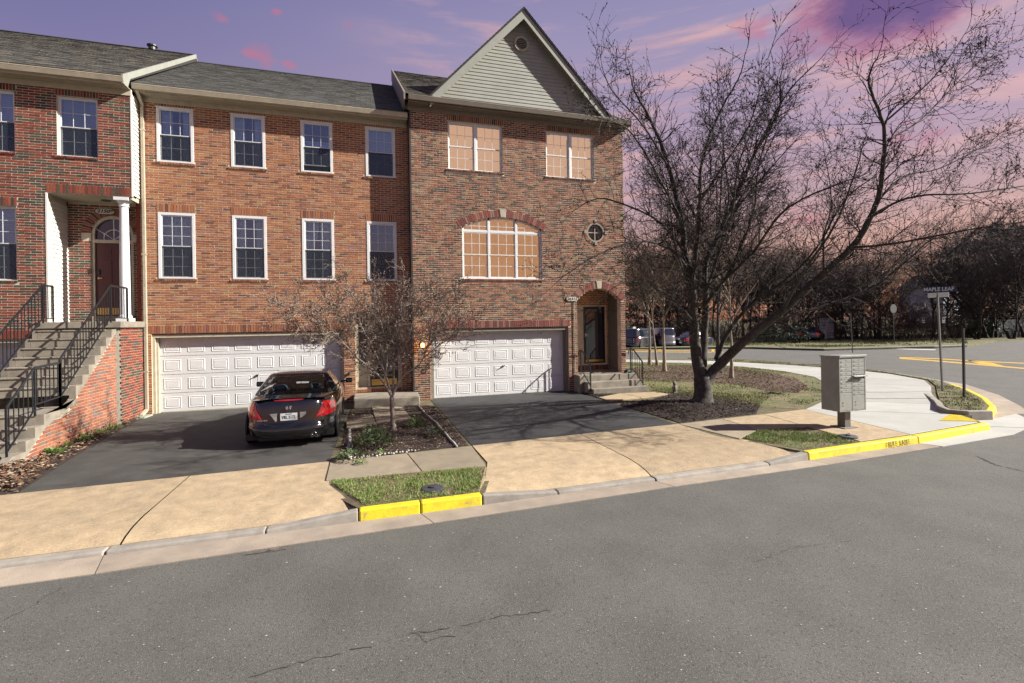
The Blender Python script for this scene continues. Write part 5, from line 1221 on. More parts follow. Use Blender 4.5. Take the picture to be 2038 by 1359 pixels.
gd = [
 ([T0 + Vector((0, 0, -.05)), T0 + Vector((.02, 0, .35)), F + Vector((-.02, 0, -.08))], .27, .225),
 ([Fb, *pixt([(1384, 690, 12.05), (1379, 620, 12.1), (1376, 555, 12.2), (1362, 500, 12.4), (1357, 440, 12.6), (1330, 330, 12.9), (1300, 250, 13.2), (1262, 180, 13.4)])], .185, .02),
 ([*pixt([(1377, 560, 12.2), (1388, 480, 12.0), (1393, 400, 11.8), (1396, 330, 11.6), (1420, 250, 11.4), (1462, 170, 11.2)])], 0.070, 0.016),
 ([Fb + Vector((.05, .05, 0)), *pixt([(1402, 660, 12.4), (1405, 600, 12.5), (1404, 530, 12.6), (1428, 470, 12.7), (1470, 380, 12.8), (1500, 310, 12.9), (1550, 220, 13), (1552, 165, 13.1)])], .13, .018),
 ([*pixt([(1500, 310, 12.9), (1535, 240, 12.7), (1575, 175, 12.5), (1625, 125, 12.4)])], 0.033, 0.010),
 ([Fb + Vector((.03, -.05, 0)), *pix([(1428, 730, 11.8), (1480, 680, 11.2), (1540, 632, 10.5), (1600, 580, 9.8), (1655, 530, 9.2), (1705, 480, 8.6), (1742, 410, 8.0), (1757, 340, 7.5), (1758, 250, 7.1), (1730, 165, 6.8), (1748, 110, 6.6)])], .165, .010),
 ([*pix([(1758, 245, 7.3), (1810, 200, 7.1), (1870, 140, 6.9), (1925, 60, 6.8)])], .024, .007),
 ([*pix([(1765, 280, 7.4), (1830, 240, 7.5), (1890, 180, 7.6), (1980, 90, 7.7)])], .024, .007),
 ([*pix([(1733, 430, 8.1), (1790, 400, 7.3), (1845, 388, 6.7), (1930, 385, 6.3), (2060, 366, 6.0)])], .03, .010),
 ([*pix([(1745, 400, 8.0), (1800, 350, 8.0), (1870, 335, 8.0), (1960, 290, 8.0), (2050, 250, 8.1)])], .028, .008),
 ([*pix([(1690, 492, 8.7), (1760, 487, 7.8), (1870, 468, 7.0), (1960, 452, 6.4), (2050, 440, 6.0)])], .034, .009),
 ([*pixt([(1490, 672, 11.1), (1560, 632, 11.0), (1650, 605, 10.8), (1740, 570, 10.5), (1815, 510, 10.3), (1860, 475, 10.1), (1950, 475, 9.9)])], 0.053, 0.008),
 ([*pixt([(1425, 715, 11.9), (1450, 660, 11.8), (1500, 600, 11.6), (1560, 560, 11.4), (1620, 500, 11.2), (1680, 400, 11.0), (1740, 350, 10.8)])], 0.070, 0.010),
 ([*pixt([(1400, 610, 12.4), (1440, 560, 11.6), (1500, 500, 10.9), (1550, 430, 10.3), (1610, 390, 9.8), (1700, 355, 9.4)])], 0.057, 0.010),
 ([*pixt([(1376, 545, 12.2), (1340, 500, 11.8), (1290, 480, 11.3), (1230, 490, 10.9), (1165, 520, 10.6), (1110, 560, 10.4)])], 0.049, 0.007),
 ([*pixt([(1362, 500, 12.4), (1310, 440, 12.6), (1250, 410, 12.8), (1190, 395, 13.0), (1140, 420, 13.2)])], 0.041, 0.008),
 ([*pixt([(1357, 440, 12.6), (1315, 360, 12.3), (1275, 290, 12.1), (1240, 250, 12.0), (1190, 235, 11.9)])], 0.041, 0.008),
 ([*pixt([(1330, 330, 12.9), (1280, 250, 12.6), (1222, 185, 12.4), (1200, 140, 12.3)])], 0.029, 0.008),
 ([*pixt([(1380, 640, 12.05), (1345, 600, 11.6), (1300, 570, 11.2), (1250, 560, 10.9), (1210, 580, 10.7)])], 0.033, 0.006),
 ([*pixt([(1393, 400, 11.8), (1440, 330, 10.9), (1490, 250, 10.2), (1520, 150, 9.8)])], 0.033, 0.007),
 ([*pixt([(1428, 470, 12.7), (1450, 400, 13.2), (1440, 300, 13.6), (1430, 200, 13.9)])], 0.041, 0.008),
 ([*pix([(1640, 545, 9.3), (1640, 470, 9.3), (1655, 400, 9.2), (1640, 300, 9.1)])], .03, .007),
 ([*pix([(1600, 575, 9.8), (1660, 560, 9.2), (1740, 540, 8.7), (1830, 525, 8.3)])], .03, .007),
 ([*pix([(1560, 615, 10.2), (1600, 540, 9.0), (1660, 450, 7.9), (1700, 350, 7.0), (1720, 280, 6.5)])], .045, .007),
 ([*pix([(1400, 600, 12.2), (1425, 520, 10.4), (1455, 430, 8.9), (1470, 330, 7.8), (1500, 250, 7.1)])], .05, .008),
 ([*pix([(1440, 560, 11.6), (1470, 500, 10.4), (1500, 420, 9.3), (1510, 330, 8.4), (1540, 240, 7.7)])], .04, .008),
 ([*pix([(1384, 600, 12.1), (1360, 540, 11.0), (1340, 470, 10.1), (1330, 380, 9.4), (1300, 300, 8.8)])], .04, .008),
]
limbs(big, gd, K, 'bark', 'twig', 'bud', .145, .88, 2)
small_t = thing('bare_tree', (.6, 11.32, 0), 'small spreading bare tree in the leafy bed between the two driveways', 'tree')
s0 = Vector((.6, 11.32, 0)); sf = PY(780, 790, 11.32)
K2 = dict(up=.05, wob=.24, ratio=1., kids=[0, 4, 4, 4], ang=(18, 60), rmin=.0048, bud=.7, bs=.014)
sg = [([s0, PY(781, 825, 11.32), sf], .055, .052)]
for P, r in (([(770, 770), (752, 745), (715, 715), (690, 690), (655, 655), (600, 625), (560, 600)], .03), ([(772, 770), (765, 740), (745, 700), (720, 650), (705, 600), (690, 560)], .028), ([(782, 770), (784, 730), (780, 680), (795, 640), (800, 590), (805, 560)], .028), ([(788, 772), (800, 750), (835, 725), (850, 690), (862, 640), (880, 590)], .03),
        ([(840, 715), (870, 690), (905, 665), (930, 640)], .018), ([(700, 698), (665, 680), (625, 660), (580, 650)], .016), ([(745, 700), (725, 660), (680, 610), (640, 590)], .016), ([(784, 720), (810, 680), (825, 630), (850, 580)], .016), ([(768, 745), (770, 690), (755, 630), (745, 575)], .018), ([(852, 690), (880, 650), (900, 610), (915, 580)], .014), ([(760, 760), (790, 700), (770, 650), (735, 620)], .014)):
    y0 = U(-.5, .5); n = len(P); sg.append(([(sf if (i == 0 and r > .025) else PY(u, v, 11.32 + y0 * min(1, (i + .5) / 3))) for i, (u, v) in enumerate(P)], r, .006))
limbs(small_t, sg, K2, 'bark_small', 'twig_small', 'twig_small', .05, .46, 2, 6, skip=.22)
# generic bare tree meshes used for the rows further back
def proto_tree(name, H, spread, nl, bark_m, twig_m, K, tl, sp, lvl, fork=.25, r0=.12, multi=1, loc=(0, 0, 0), label=None, group=None):
    t = thing(name, loc, label, 'tree', group); g = []; L0 = Vector(loc)
    for m_ in range(multi):
        a = 6.283 * m_ / multi + .3; top = Vector((math.cos(a) * spread * .12 * (multi > 1), math.sin(a) * spread * .12 * (multi > 1), H * fork))
        base = Vector((math.cos(a) * r0 * 1.2 * (multi > 1), math.sin(a) * r0 * 1.2 * (multi > 1), -.05))
        g.append(([L0 + base, L0 + (base + top) / 2 + rvec() * .05 * H * .1, L0 + top, L0 + top + Vector((U(-.3, .3), U(-.3, .3), H * (1 - fork) * .75))], r0, r0 * .15))
        for i in range(nl):
            a2 = 6.283 * (i + U(-.3, .3)) / nl; h0 = H * (fork + (.5 * i / nl) * (1 - fork)); s0_ = Vector((top.x * (1 if h0 > H * fork else h0 / (H * fork)), top.y, h0)); e = Vector((math.cos(a2), math.sin(a2), 0)) * spread * U(.6, 1.0)
            g.append(([L0 + s0_, L0 + s0_ + e * .35 + Vector((0, 0, H * .16)), L0 + s0_ + e * .75 + Vector((0, 0, H * .32)), L0 + s0_ + e + Vector((0, 0, min(H * .45, H - s0_.z)))], r0 * .5, r0 * .08))
    limbs(t, g, K, bark_m, twig_m, 'bud', sp, tl, lvl, 5, skip=.15)
    return t
KF = dict(up=.06, wob=.22, ratio=1., kids=[0, 3, 3, 3], ang=(20, 60), rmin=.011, bud=0)
KM = dict(up=.05, wob=.22, ratio=1., kids=[0, 4, 4, 3], ang=(20, 60), rmin=.007, bud=.5, bs=.018)
def relabel(t, label): t['label'] = label; return t
def clone(src, loc, rz, s, label, group=None):
    c = copy_tree(src); c.location = loc; c.rotation_euler = (0, 0, rz); c.scale = (s, s, s); c['label'] = label
    if group: c['group'] = group
    return c
my = proto_tree('slender_tree', 6.6, 2.3, 7, 'bark_myrtle', 'twig_red', KM, 1.25, .18, 2, .36, .085, 1, G(1456, 753), 'slender bare tree just right of the big trunk in front of the mulch bed', 'slender trees in the lawn bed')
my2 = proto_tree('slender_tree', 6.4, 2.3, 7, 'bark_myrtle', 'twig_red', KM, 1.25, .18, 2, .38, .10, 1, G(1322, 740), 'slender bare tree with a peeling tan trunk, nearest of the three right of the steps', 'slender trees in the lawn bed')
clone(my2, G(1293, 726), 1.9, 1.0, 'slender bare tree trunk closest to the entry step railing', 'slender trees in the lawn bed')
lt = clone(my, G(1308, 727), 3.3, .95, 'thin leaning tree between two straighter trunks right of the steps', 'slender trees in the lawn bed'); lt.rotation_euler = (0, .12, 3.3)
KD = dict(up=.05, wob=.22, ratio=1., kids=[0, 4, 4, 3], ang=(20, 60), rmin=.008, bud=.5, bs=.02)
proto_tree('bare_tree', 10.5, 3.6, 11, 'bark_dark', 'twig', KD, 1.7, .22, 2, .25, .14, 1, G(1431, 742), 'dark bare tree standing between the big trunk and its long right limb', None)
fa = proto_tree('woodland_tree', 13, 5.0, 9, 'bark_dark', 'twig_far', KF, 2.4, .55, 2, .22, .2, 1, G(1858, 672), 'tall bare tree with a straight dark trunk behind the street name sign', 'bare trees of the woods across the road')
fb = proto_tree('woodland_tree', 11, 5.0, 8, 'bark_dark', 'twig_grey', KF, 2.3, .5, 2, .18, .16, 2, G(1745, 676), 'bare twin stemmed tree in the wood behind the stop sign', 'bare trees of the woods across the road')
fc = proto_tree('woodland_tree', 9, 4.2, 8, 'bark_dark', 'twig_far', KF, 2.0, .45, 2, .14, .12, 3, G(1690, 676), 'low many stemmed grey tree in the wood behind the mailbox cabinet', 'bare trees of the woods across the road')
names = ['bare tree standing in the woods across the far road, %s', 'many stemmed bare tree in the woods across the far road, %s']
wl = [(1262, 30, fb, .8), (1300, 34, fa, .9), (1342, 26, fb, .95), (1385, 32, fc, 1.2), (1420, 24, fa, .95), (1462, 34, fb, 1.05), (1500, 20, fc, 1.25), (1540, 26, fa, .9), (1580, 32, fb, 1.1), (1600, 16, fc, 1.1), (1632, 26, fa, .8), (1668, 14, fb, .85), (1705, 22, fa, .72), (1722, 9, fc, .95), (1772, 12, fc, .72), (1806, 20, fc, .5),
      (1900, 10, fb, 1.0), (1925, 18, fa, .95), (1945, 5, fc, 1.0), (1968, 12, fb, 1.1), (1992, 20, fa, 1.0), (2015, 8, fc, 1.25), (2045, 14, fb, 1.1), (2075, 34, fa, 1.1), (1480, 40, fa, 1.0), (1360, 44, fb, 1.1), (1640, 44, fb, .95), (1560, 44, fc, 1.2)]
WK = {id(fa): 'tall bare tree', id(fb): 'twin stemmed tree', id(fc): 'low many stemmed tree'}
LM = [(1290, 'right of the end house'), (1350, 'above the silver vehicle'), (1400, 'behind the big trunk'), (1450, 'behind the dark lawn tree'), (1500, 'above the middle of the far kerb'), (1560, 'above the clipped shrubs'), (1620, 'left of the brown notice board'), (1650, 'behind the brown notice board'), (1700, 'above the mailbox cabinet'), (1760, 'left of the octagonal sign'), (1800, 'right of the octagonal sign'), (1880, 'beside the street name sign'), (1915, 'above the black post'), (1950, 'behind the laurel shrubs'), (1980, 'above the dark wall'), (2100, 'near the right picture edge')]
def wlabel(i, u, src):
    w = next(t for q, t in LM if u < q)
    if u == 2075: w = 'past the right edge evergreen'
    return WK[id(src)] + ' in the far woods, ' + ('deep back, ' if wl[i][1] >= 30 else ('in front, ' if wl[i][1] < 14 else '')) + w
for i, (u, back, src, s) in enumerate(wl):
    v = 676 if u < 1900 else 672
    p = G(u, v); d = Vector((p.x, p.y, 0)).normalized(); p = p + d * (back - 14) * .55
    o = clone(src, p, U(0, 6.28), s, wlabel(i, u, src), 'bare trees of the woods across the road')
for o in (fa, fb, fc): pass
# evergreens: many small needle clumps on a tapered stem
def evergreen(name, loc, H, R, m, label, group, n=5200, base=.08, lf=.17, stem='bark_dark', flat=.5, shape=0):
    t = thing(name, loc, label, 'tree' if H > 3 else 'shrub', group); L0 = Vector(loc)
    MB().tube([L0 + Vector((0, 0, -.05)), L0 + Vector((.05, 0, H * .5)), L0 + Vector((0, 0, H * .95))], [R * .06, R * .045, .02], 6).build('trunk' if H > 3 else 'stem', stem, t)
    b = MB(); nc = int(40 * max(1, H / 6)); cl = []
    for i in range(nc):
        h = base + (1 - base) * rnd() ** .9
        rr = R * ((1 - h) ** .7 * 1.05 + .06 if shape == 0 else math.sqrt(max(0, 1 - (2 * h - 1) ** 2)) * .95 + .05)
        a = U(0, 6.283); q = rr * U(.35, 1); cl.append((Vector((math.cos(a) * q, math.sin(a) * q, h * H)), R * U(.16, .36)))
    for i in range(n):
        c, r = cl[i % nc]; v = rvec() * r * rnd() ** .35; v.z *= flat; p = L0 + c + v
        if p.z < .03: p.z = U(.03, .3)
        u = rvec(); u.z *= .6; u = u.normalized() * lf * U(.5, 1.3); w = u.cross(rvec()).normalized() * lf * U(.15, .35)
        b.poly([p - w, p + u, p + w, p - u * .3])
    b.build('foliage', m, t, kind='stuff'); return t
def far_at(u, v, back=0.):
    p = G(u, v); return p + Vector((p.x, p.y, 0)).normalized() * back
eg = 'evergreens among the woods across the road'
evergreen('evergreen_tree', far_at(1285, 680, 12), 11.5, 4.0, 'pine_leaf', 'tall dark evergreen beyond the parked cars right of the end house', eg, 5200, lf=.34)
evergreen('evergreen_tree', far_at(1350, 676, 8), 10, 4.0, 'pine_leaf', 'broad dark evergreen behind the left fork of the big tree', eg, 5000, lf=.34, shape=1)
evergreen('evergreen_tree', far_at(1530, 676, 6), 8.5, 3.4, 'pine_leaf', 'dark evergreen behind the long limb of the big tree', eg, 4200, lf=.32)
evergreen('evergreen_tree', far_at(1935, 670, 3), 11.0, 4.6, 'pine_leaf', 'dark evergreen rising right of the street name sign', eg, 5200, lf=.34, shape=1)
evergreen('evergreen_tree', far_at(1995, 668, 1), 12.5, 5.5, 'pine_leaf', 'largest dark evergreen mass above the low wall at the far right', eg, 6500, lf=.36, shape=1)
evergreen('evergreen_tree', far_at(2060, 668, 4), 13.0, 5.5, 'pine_leaf', 'dark evergreen at the right edge of the picture', eg, 5500, lf=.36, shape=1)
evergreen('evergreen_tree', far_at(1650, 675, 8), 6.5, 3.0, 'pine_leaf', 'low dark evergreen behind the brown notice board', eg, 3500, lf=.3, shape=1)
evergreen('young_oak', far_at(1752, 677, 0), 6.0, 2.2, 'rust_leaf', 'young tree keeping its rust brown leaves beside the stop sign', None, 1300, base=.15, lf=.2, shape=1)
hg = 'clipped shrubs along the far car park'
for i, (u, v, H, R, n_) in enumerate(((1558, 682, 1.5, 1.1, 'left of the gap with the parked car roofs'), (1592, 682, 1.55, 1.15, 'left of the notice board'), (1525, 682, 1.3, 1.1, 'behind the long tree limb'))):
    evergreen('shrub', far_at(u, v), H, R, 'shrub_leaf', 'rounded dark green shrub ' + n_, hg, 1100, 0, .12, shape=1)
lg = 'pale leaved laurel shrubs on the far bank'
for i, (u, n_) in enumerate(((1893, 'left end of the row, next to the black post'), (1912, 'second from the left of its row'), (1932, 'in the middle of its row'), (1953, 'fourth in its row, before the low wall'), (1973, 'right end of the row beside the low wall'))):
    evergreen('laurel_shrub', far_at(u, 671.5), 1.9, 1.35, 'laurel_leaf', 'pale green laurel shrub ' + n_, lg, 1300, 0, .15, shape=1)
# undergrowth: brushwood filling the wood's foot
b = MB()
A_ = [far_at(u, 676 if u < 1890 else 671, 1.5) for u in range(1240, 2090, 8)]
for p in A_:
    for k in range(26):
        q = p + Vector((U(-1.6, 1.6), U(-2, 6), 0)); twigs(b, None, q, (Vector((U(-.5, .5), U(-.5, .5), 1))).normalized(), U(.9, 2.8), .016, 1, dict(up=.04, wob=.28, ratio=1, kids=[0, 3], ang=(20, 60), rmin=.010))
tag(b.build('brushwood', 'twig_red'), 'tangle of reddish brown brushwood at the foot of the far woods', 'undergrowth', None, 'stuff')
b = MB()
for p in [far_at(u, 674 if u < 1890 else 669, 22) for u in range(1230, 2100, 10)]:
    for k in range(75):
        q = p + Vector((U(-3, 3), U(-3, 9), U(0, 4.4))); u_ = rvec() * U(.3, .8); w = u_.cross(rvec()).normalized() * .05; b.poly([q - w, q + u_, q + w, q - u_])
tag(b.build('distant_wood', 'twig_grey'), 'hazy mass of bare twigs far back in the woods', 'wood', None, 'stuff')
# ------------------------------------------------------------------ bed plants
def leafclump(name, loc, r, h, n, m, label, cat, group=None, lf=.035):
    b = MB()
    for i in range(n):
        a = U(0, 6.283); q = r * math.sqrt(rnd()); z = h * (1 - (q / r) ** 2) * rnd(); p = Vector((loc[0] + q * math.cos(a), loc[1] + q * math.sin(a), .015 + z))
        u = Vector((math.cos(a), math.sin(a), U(.1, 1.2))).normalized() * lf * U(.6, 1.5); w = u.cross(Vector((0, 0, 1))).normalized() * lf * U(.2, .4); b.poly([p, p + u * .6 + w, p + u, p + u * .6 - w])
    return tag(b.build(name, m), label, cat, group)
leafclump('low_shrub', G(745, 888), .42, .42, 900, 'shrub_leaf', 'dark green low shrub left of the small tree trunk', 'shrub', lf=.06)
leafclump('low_shrub', G(700, 915), .28, .2, 350, 'shrub_leaf', 'small dark green shrub at the front left corner of the leafy bed', 'shrub', lf=.05)
leafclump('leafy_plant', G(828, 850), .2, .28, 220, 'weed_leaf', 'light green leafy plant right of the small tree trunk', 'plant', lf=.06)
leafclump('leafy_plant', G(868, 868), .26, .2, 260, 'shrub_leaf', 'spreading green plant beside the white edging of the bed', 'plant', lf=.05)
leafclump('leafy_plant', G(760, 905), .08, .1, 60, 'weed_leaf', 'small bright green sprout among the leaves near the path slabs', 'plant', lf=.04)
leafclump('leafy_plant', G(720, 925), .1, .08, 70, 'weed_leaf', 'bright green sprout by the front edge of the leafy bed', 'plant', lf=.04)
wg = 'green weeds along the foot of the stair wall'
for u, v, r, n_ in ((212, 856, .34, 'nearest the downspout'), (185, 868, .30, 'second from the downspout'), (160, 878, .26, 'in the middle of its row'), (118, 893, .22, 'fourth from the downspout'), (103, 905, .2, 'beside the lowest steps')):
    leafclump('weed_patch', G(u, v), r, .12, 420, 'weed_leaf', 'bright green weed patch at the stair wall, ' + n_, 'weeds', wg, .05)
for (u, v, h, lab) in ((222, 850, .45, 'dead brown shrub at the corner of the porch pier'), (122, 888, .38, 'dead brown shrub against the low stair wall')):
    b = MB(); p = G(u, v)
    for i in range(26): twigs(b, None, p + Vector((U(-.15, .1), U(-.3, .3), 0)), Vector((U(-.6, .6), U(-.6, .6), 1)).normalized(), h * U(.5, 1), .006, 1, dict(up=0, wob=.3, ratio=1, kids=[0, 3], ang=(20, 60), rmin=.004))
    tag(b.build('dead_shrub', 'twig_grey'), lab, 'shrub')
b = MB(); pts = smooth([G(832, 808, .03), G(850, 826, .03), G(872, 846, .03), G(888, 866, .03), G(909, 888, .03)], 5, .008); b.tube(pts, [.03 * U(.7, 1.2) for _ in pts], 7)
tag(b.build('garden_edging', 'edging_pale', smooth=True), 'pale weathered branch edging along the right side of the bed', 'edging')
for k in range(17):
    p = G(695 + U(-1, 1), 856 + k * 3.5, 0); b = MB(); s = U(.03, .055); b.lathe([(s * .6, 0), (s, .015), (s * .8, .04), (s * .3, .05)], (p.x, p.y, .01), 7); tag(b.build('edging_stone', 'edging_pale'), 'pale edging stone beside the driveway with the parked car', 'stone', 'row of pale edging stones')
for k in range(22):
    p = G(700 + k * 6 + U(-2, 2), 915 - k * .75 + U(-3, 1), 0); b = MB(); s = U(.015, .032); b.lathe([(s * .6, 0), (s, .012), (s * .7, .03), (s * .2, .036)], (p.x, p.y, .01), 6); tag(b.build('pebble', 'edging_pale'), 'pale pebble along the front edge of the leafy bed', 'pebble', 'pale pebbles at the bed front')
# stepping slabs in the bed and by the right drive
pv = thing('garden_path', (.2, 12.6, 0), 'two pale paving slabs leading to the middle door step', 'path')
MB().prism([tuple(G(u, v)[:2]) for u, v in ((690, 856), (689, 842), (742, 830), (748, 845))], 0, .05).build('paving_slab', 'walk_concrete', pv, bevel=.006)
MB().prism([tuple(G(u, v)[:2]) for u, v in ((749, 844), (740, 812), (800, 812), (818, 834))], 0, .045).build('paving_slab', 'walk_concrete', pv, bevel=.006)
pv2 = thing('garden_path', (8, 13.5, 0), 'tan paving slabs leading from the right driveway to the entry steps', 'path')
MB().prism([(7.0, 13.05), (7.0, 13.75), (8.05, 14.25), (8.15, 13.2)], 0, .04).build('paving_slab', 'tan_concrete', pv2, bevel=.006)
MB().prism([(8.17, 13.2), (8.07, 14.25), (9.25, 14.1), (9.45, 13.5)], 0, .04).build('paving_slab', 'tan_concrete', pv2, bevel=.006)
# garden figure, frog, meter lids
b = MB(); p = G(1343, 783); b.box(p.x - .07, p.x + .07, p.y - .06, p.y + .06, .01, .06); b.lathe([(.06, .06), (.085, .14), (.075, .22), (.045, .27), (.06, .31), (.055, .36), (.02, .40)], (p.x, p.y, 0), 10); b.lathe([(.018, 0), (.03, .04), (.004, .07)], (p.x - .04, p.y - .03, .35), 6)
tag(b.build('garden_figure', 'stone_grey', smooth=False), 'small grey stone animal figure in the mulch left of the big trunk', 'statue')
b = MB(); p = Vector((8.85, 15.2, .585)); b.lathe([(.09, 0), (.11, .03), (.09, .08), (.05, .11), (.02, .125)], p, 12); b.lathe([(.02, 0), (.025, .02), (.005, .04)], (p.x - .04, p.y - .05, p.z + .1), 8); b.lathe([(.02, 0), (.025, .02), (.005, .04)], (p.x + .04, p.y - .05, p.z + .1), 8); b.tube([p + Vector((-.1, -.03, .02)), p + Vector((-.12, -.12, .02)), p + Vector((-.05, -.14, .01))], .018, 6); b.tube([p + Vector((.1, -.03, .02)), p + Vector((.12, -.12, .02)), p + Vector((.05, -.14, .01))], .018, 6)
tag(b.build('frog_figure', 'green_plastic', smooth=True), 'dark green frog figure sitting on the top entry step', 'figurine')
for (u, v, lab) in ((861, 976, 'dark oval utility lid in the grass behind the short yellow kerb'), (1688, 871, 'dark round utility lid in the grass left of the mailbox post')):
    p = G(u, v); b = MB(); b.lathe([(.17, 0), (.17, .035), (.15, .045), (.0, .05)], (p.x, p.y, 0), 20); b.lathe([(.045, .05), (.05, .065), (.02, .068)], (p.x, p.y, 0), 10); b.bar((p.x - .05, p.y, .07), (p.x + .05, p.y + .01, .075), .02); tag(b.build('utility_lid', 'hydro_plastic'), lab, 'lid')
b = MB(); p = G(530, 1098, -.125)
for a in (0, 1): b.tube(smooth([p + Vector((-.2, .02 * a, .01)), p + Vector((0, .01, .012)), p + Vector((.12, .05 * a, .01)), p + Vector((.24, .02, .01))], 3, .006), .004, 4)
tag(b.build('fallen_twig', 'twig_light'), 'thin fallen twig lying in the gutter', 'twig')
# ------------------------------------------------------------------ mailbox cabinet
mb = thing('mailbox_cabinet', (10.045, 8.07, 0), 'grey cluster mailbox cabinet on a single post at the corner pavement', 'mailbox')
x0, x1, y0, y1, z0, z1 = 9.67, 10.42, 7.86, 8.29, .40, 1.56
b = MB(); b.box(x0, x1, y0 + .02, y1, z0, z1); b.build('cabinet', 'mail_grey', mb, bevel=.004)
MB().ext([(y0 - .03, z1 + .002), (y1 + .02, z1 + .002), (y1 + .02, z1 + .03), (y0 - .03, z1 + .045)], 'x', x0 - .015, x1 + .02).build('cabinet_roof', 'mail_grey', mb, bevel=.004)
MB().box(9.97, 10.13, 7.98, 8.16, .03, z0).build('post', 'mail_dark', mb); MB().box(9.86, 10.24, 7.9, 8.25, .014, .03).build('base_plate', 'stone_grey', mb)
b = MB()
for a, c in ((x0, x0 + .025), (x1 - .025, x1), (10.03, 10.055)): b.box(a, c, y0 - .008, y0 + .02, z0, z1)
b.box(x0 + .025, 10.03, y0 - .006, y0 + .02, z1 - .03, z1); b.box(10.055, x1 - .025, y0 - .006, y0 + .02, z1 - .03, z1); b.box(x0 + .025, 10.03, y0 - .006, y0 + .02, z0, z0 + .02); b.box(10.055, x1 - .025, y0 - .006, y0 + .02, z0, z0 + .02)
b.build('door_frame', 'mail_grey', mb)
for ci, (a, c) in enumerate(((x0 + .03, 10.025), (10.06, x1 - .03))):
    top = z1 - .035; h = .0905 if ci == 0 else .088; par = z0 + .025; n = 8 if ci == 0 else 9
    ptop = top - n * h
    for k in range(n):
        za, zb = top - (k + 1) * h, top - k * h
        if ci == 1 and k == 4:
            b = MB(); b.ext([(y0 + .0, zb - .006), (y0 - .075, zb - .022), (y0 - .075, zb - .03), (y0, zb - .02)], 'x', a - .02, c + .02); b.build('outgoing_flap', 'mail_grey', mb); MB().box(a, c, y0 + .012, y0 + .018, za, zb).build('outgoing_slot', 'mail_dark', mb); continue
        dd = MB().box(a, c, y0 - .004, y0 + .015, za + .006, zb - .004).build('letter_door', 'mail_grey', mb, bevel=.003)
        q = MB(); q.lathe([(.009, 0), (.009, -.008), (.003, -.009)], (a + .03, y0 - .004, (za + zb) / 2 - .012), 8, 'y'); q.build('lock', 'dark_metal', dd)
        MB().box((a + c) / 2 - .02, (a + c) / 2 + .012, y0 - .0055, y0 - .004, (za + zb) / 2 + .004, (za + zb) / 2 + .024).build('number_tag', 'mail_dark', dd)
    dd = MB().box(a, c, y0 - .004, y0 + .015, par, ptop - .005).build('parcel_door', 'mail_grey', mb, bevel=.003)
    q = MB(); q.lathe([(.012, 0), (.012, -.01), (.004, -.011)], (a + .07, y0 - .004, par + .17), 8, 'y'); q.lathe([(.012, 0), (.012, -.01), (.004, -.011)], (a + .075, y0 - .004, par + .11), 8, 'y'); q.build('lock', 'brass', dd)
# ------------------------------------------------------------------ signs and posts
sp = thing('street_sign', G(1876, 780), 'street name sign on a leaning grey pole at the corner verge', 'sign')
base = G(1876, 780); top = PY(1866, 588, base.y + .02)
MB().bar(base, top, .045, .045).build('pole', 'galvanised', sp)
uL, uR = PY(1838, 580, base.y + .25), PY(1904, 571, base.y - .35); ang = math.atan2(uR.y - uL.y, uR.x - uL.x); ctr = (uL + uR) / 2
bl = MB(); L_ = (uR - uL).length
bl.box(-L_ / 2, L_ / 2, -.006, .006, -.085, .085); bo = bl.build('street_name_plate', 'sign_blue', sp, local=True, bevel=.003); bo.location = ctr - base; bo.rotation_euler = (0, 0, ang)
bo.rotation_euler = (0, 0, ang)
t = text('MAPLE LEAF', 'lettering', .16, (0, -.008, 0), (math.radians(90), 0, 0), 'sign_white', None, .001, bold=.004, sx=.86); t.parent = bo; t.location = (-.03, -.008, 0)
p2_ = PY(1867, 587, base.y); b2 = MB().box(-.30, .30, -.005, .005, -.075, .075).build('cross_street_plate', 'sign_white', sp, local=True); b2.location = p2_ - base + Vector((0, 0, -.0)); b2.rotation_euler = (0, 0, ang - .75)
MB().bar(top - Vector((0, 0, .06)), top + Vector((0, 0, .16)), .03).build('bracket', 'galvanised', sp)
bp = thing('sign_post', G(1919, 793), 'plain black metal post in the corner verge right of the street sign', 'post')
q = G(1919, 793); b = MB(); b.bar(q, q + Vector((0, 0, 2.05)), .05); b.build('post', 'black_iron', bp)
b = MB()
for k in range(16): b.bar(q + Vector((0, -.026, .2 + k * .11)), q + Vector((0, -.0275, .2 + k * .11)), .014)
b.build('bolt_holes', 'dark_metal', bp, kind='stuff')
def signpost(u, v, tu, tv, lab, plate, w, h, m, cat='sign', name='road_sign', rz=0., r=.03, plate_dz=0.):
    p = G(u, v); P = PY(tu, tv, p.y); t = thing(name, p, lab, cat); MB().tube([p, P], r, 6).build('pole', 'galvanised', t)
    if plate == 'rect': o = MB().box(-w / 2, w / 2, -.01, .01, -h / 2, h / 2).build('plate', m, t, local=True)
    elif plate == 'oct': o = MB().ext([(w / 2 * math.cos(math.radians(22.5 + 45 * k)), w / 2 * math.sin(math.radians(22.5 + 45 * k))) for k in range(8)], 'y', -.01, .01).build('plate', m, t, local=True)
    else: return t
    o.location = P - p + Vector((0, -.045, plate_dz)); o.rotation_euler = (0, 0, rz)
    return t
signpost(1697, 702, 1693, 622, 'grey metal pole standing behind the mailbox cabinet, its top lost in branches', None, 0, 0, None, 'post', 'sign_post')
signpost(1780, 686, 1777, 606, 'octagonal road sign seen from its grey back beside the woods', 'oct', .80, .8, 'sign_back', plate_dz=-.35)
s1 = signpost(1791, 673, 1790, 637, 'small white sign on a straight pole left of two leaning ones', 'rect', .42, .62, 'sign_white')
s2 = signpost(1846, 673, 1837, 637, 'small white sign on a pole leaning left before the woods', 'rect', .42, .62, 'sign_white')
s3 = signpost(1887, 678, 1877, 637, 'small white sign on a leaning pole half hidden by the street sign pole', 'rect', .42, .55, 'sign_white')
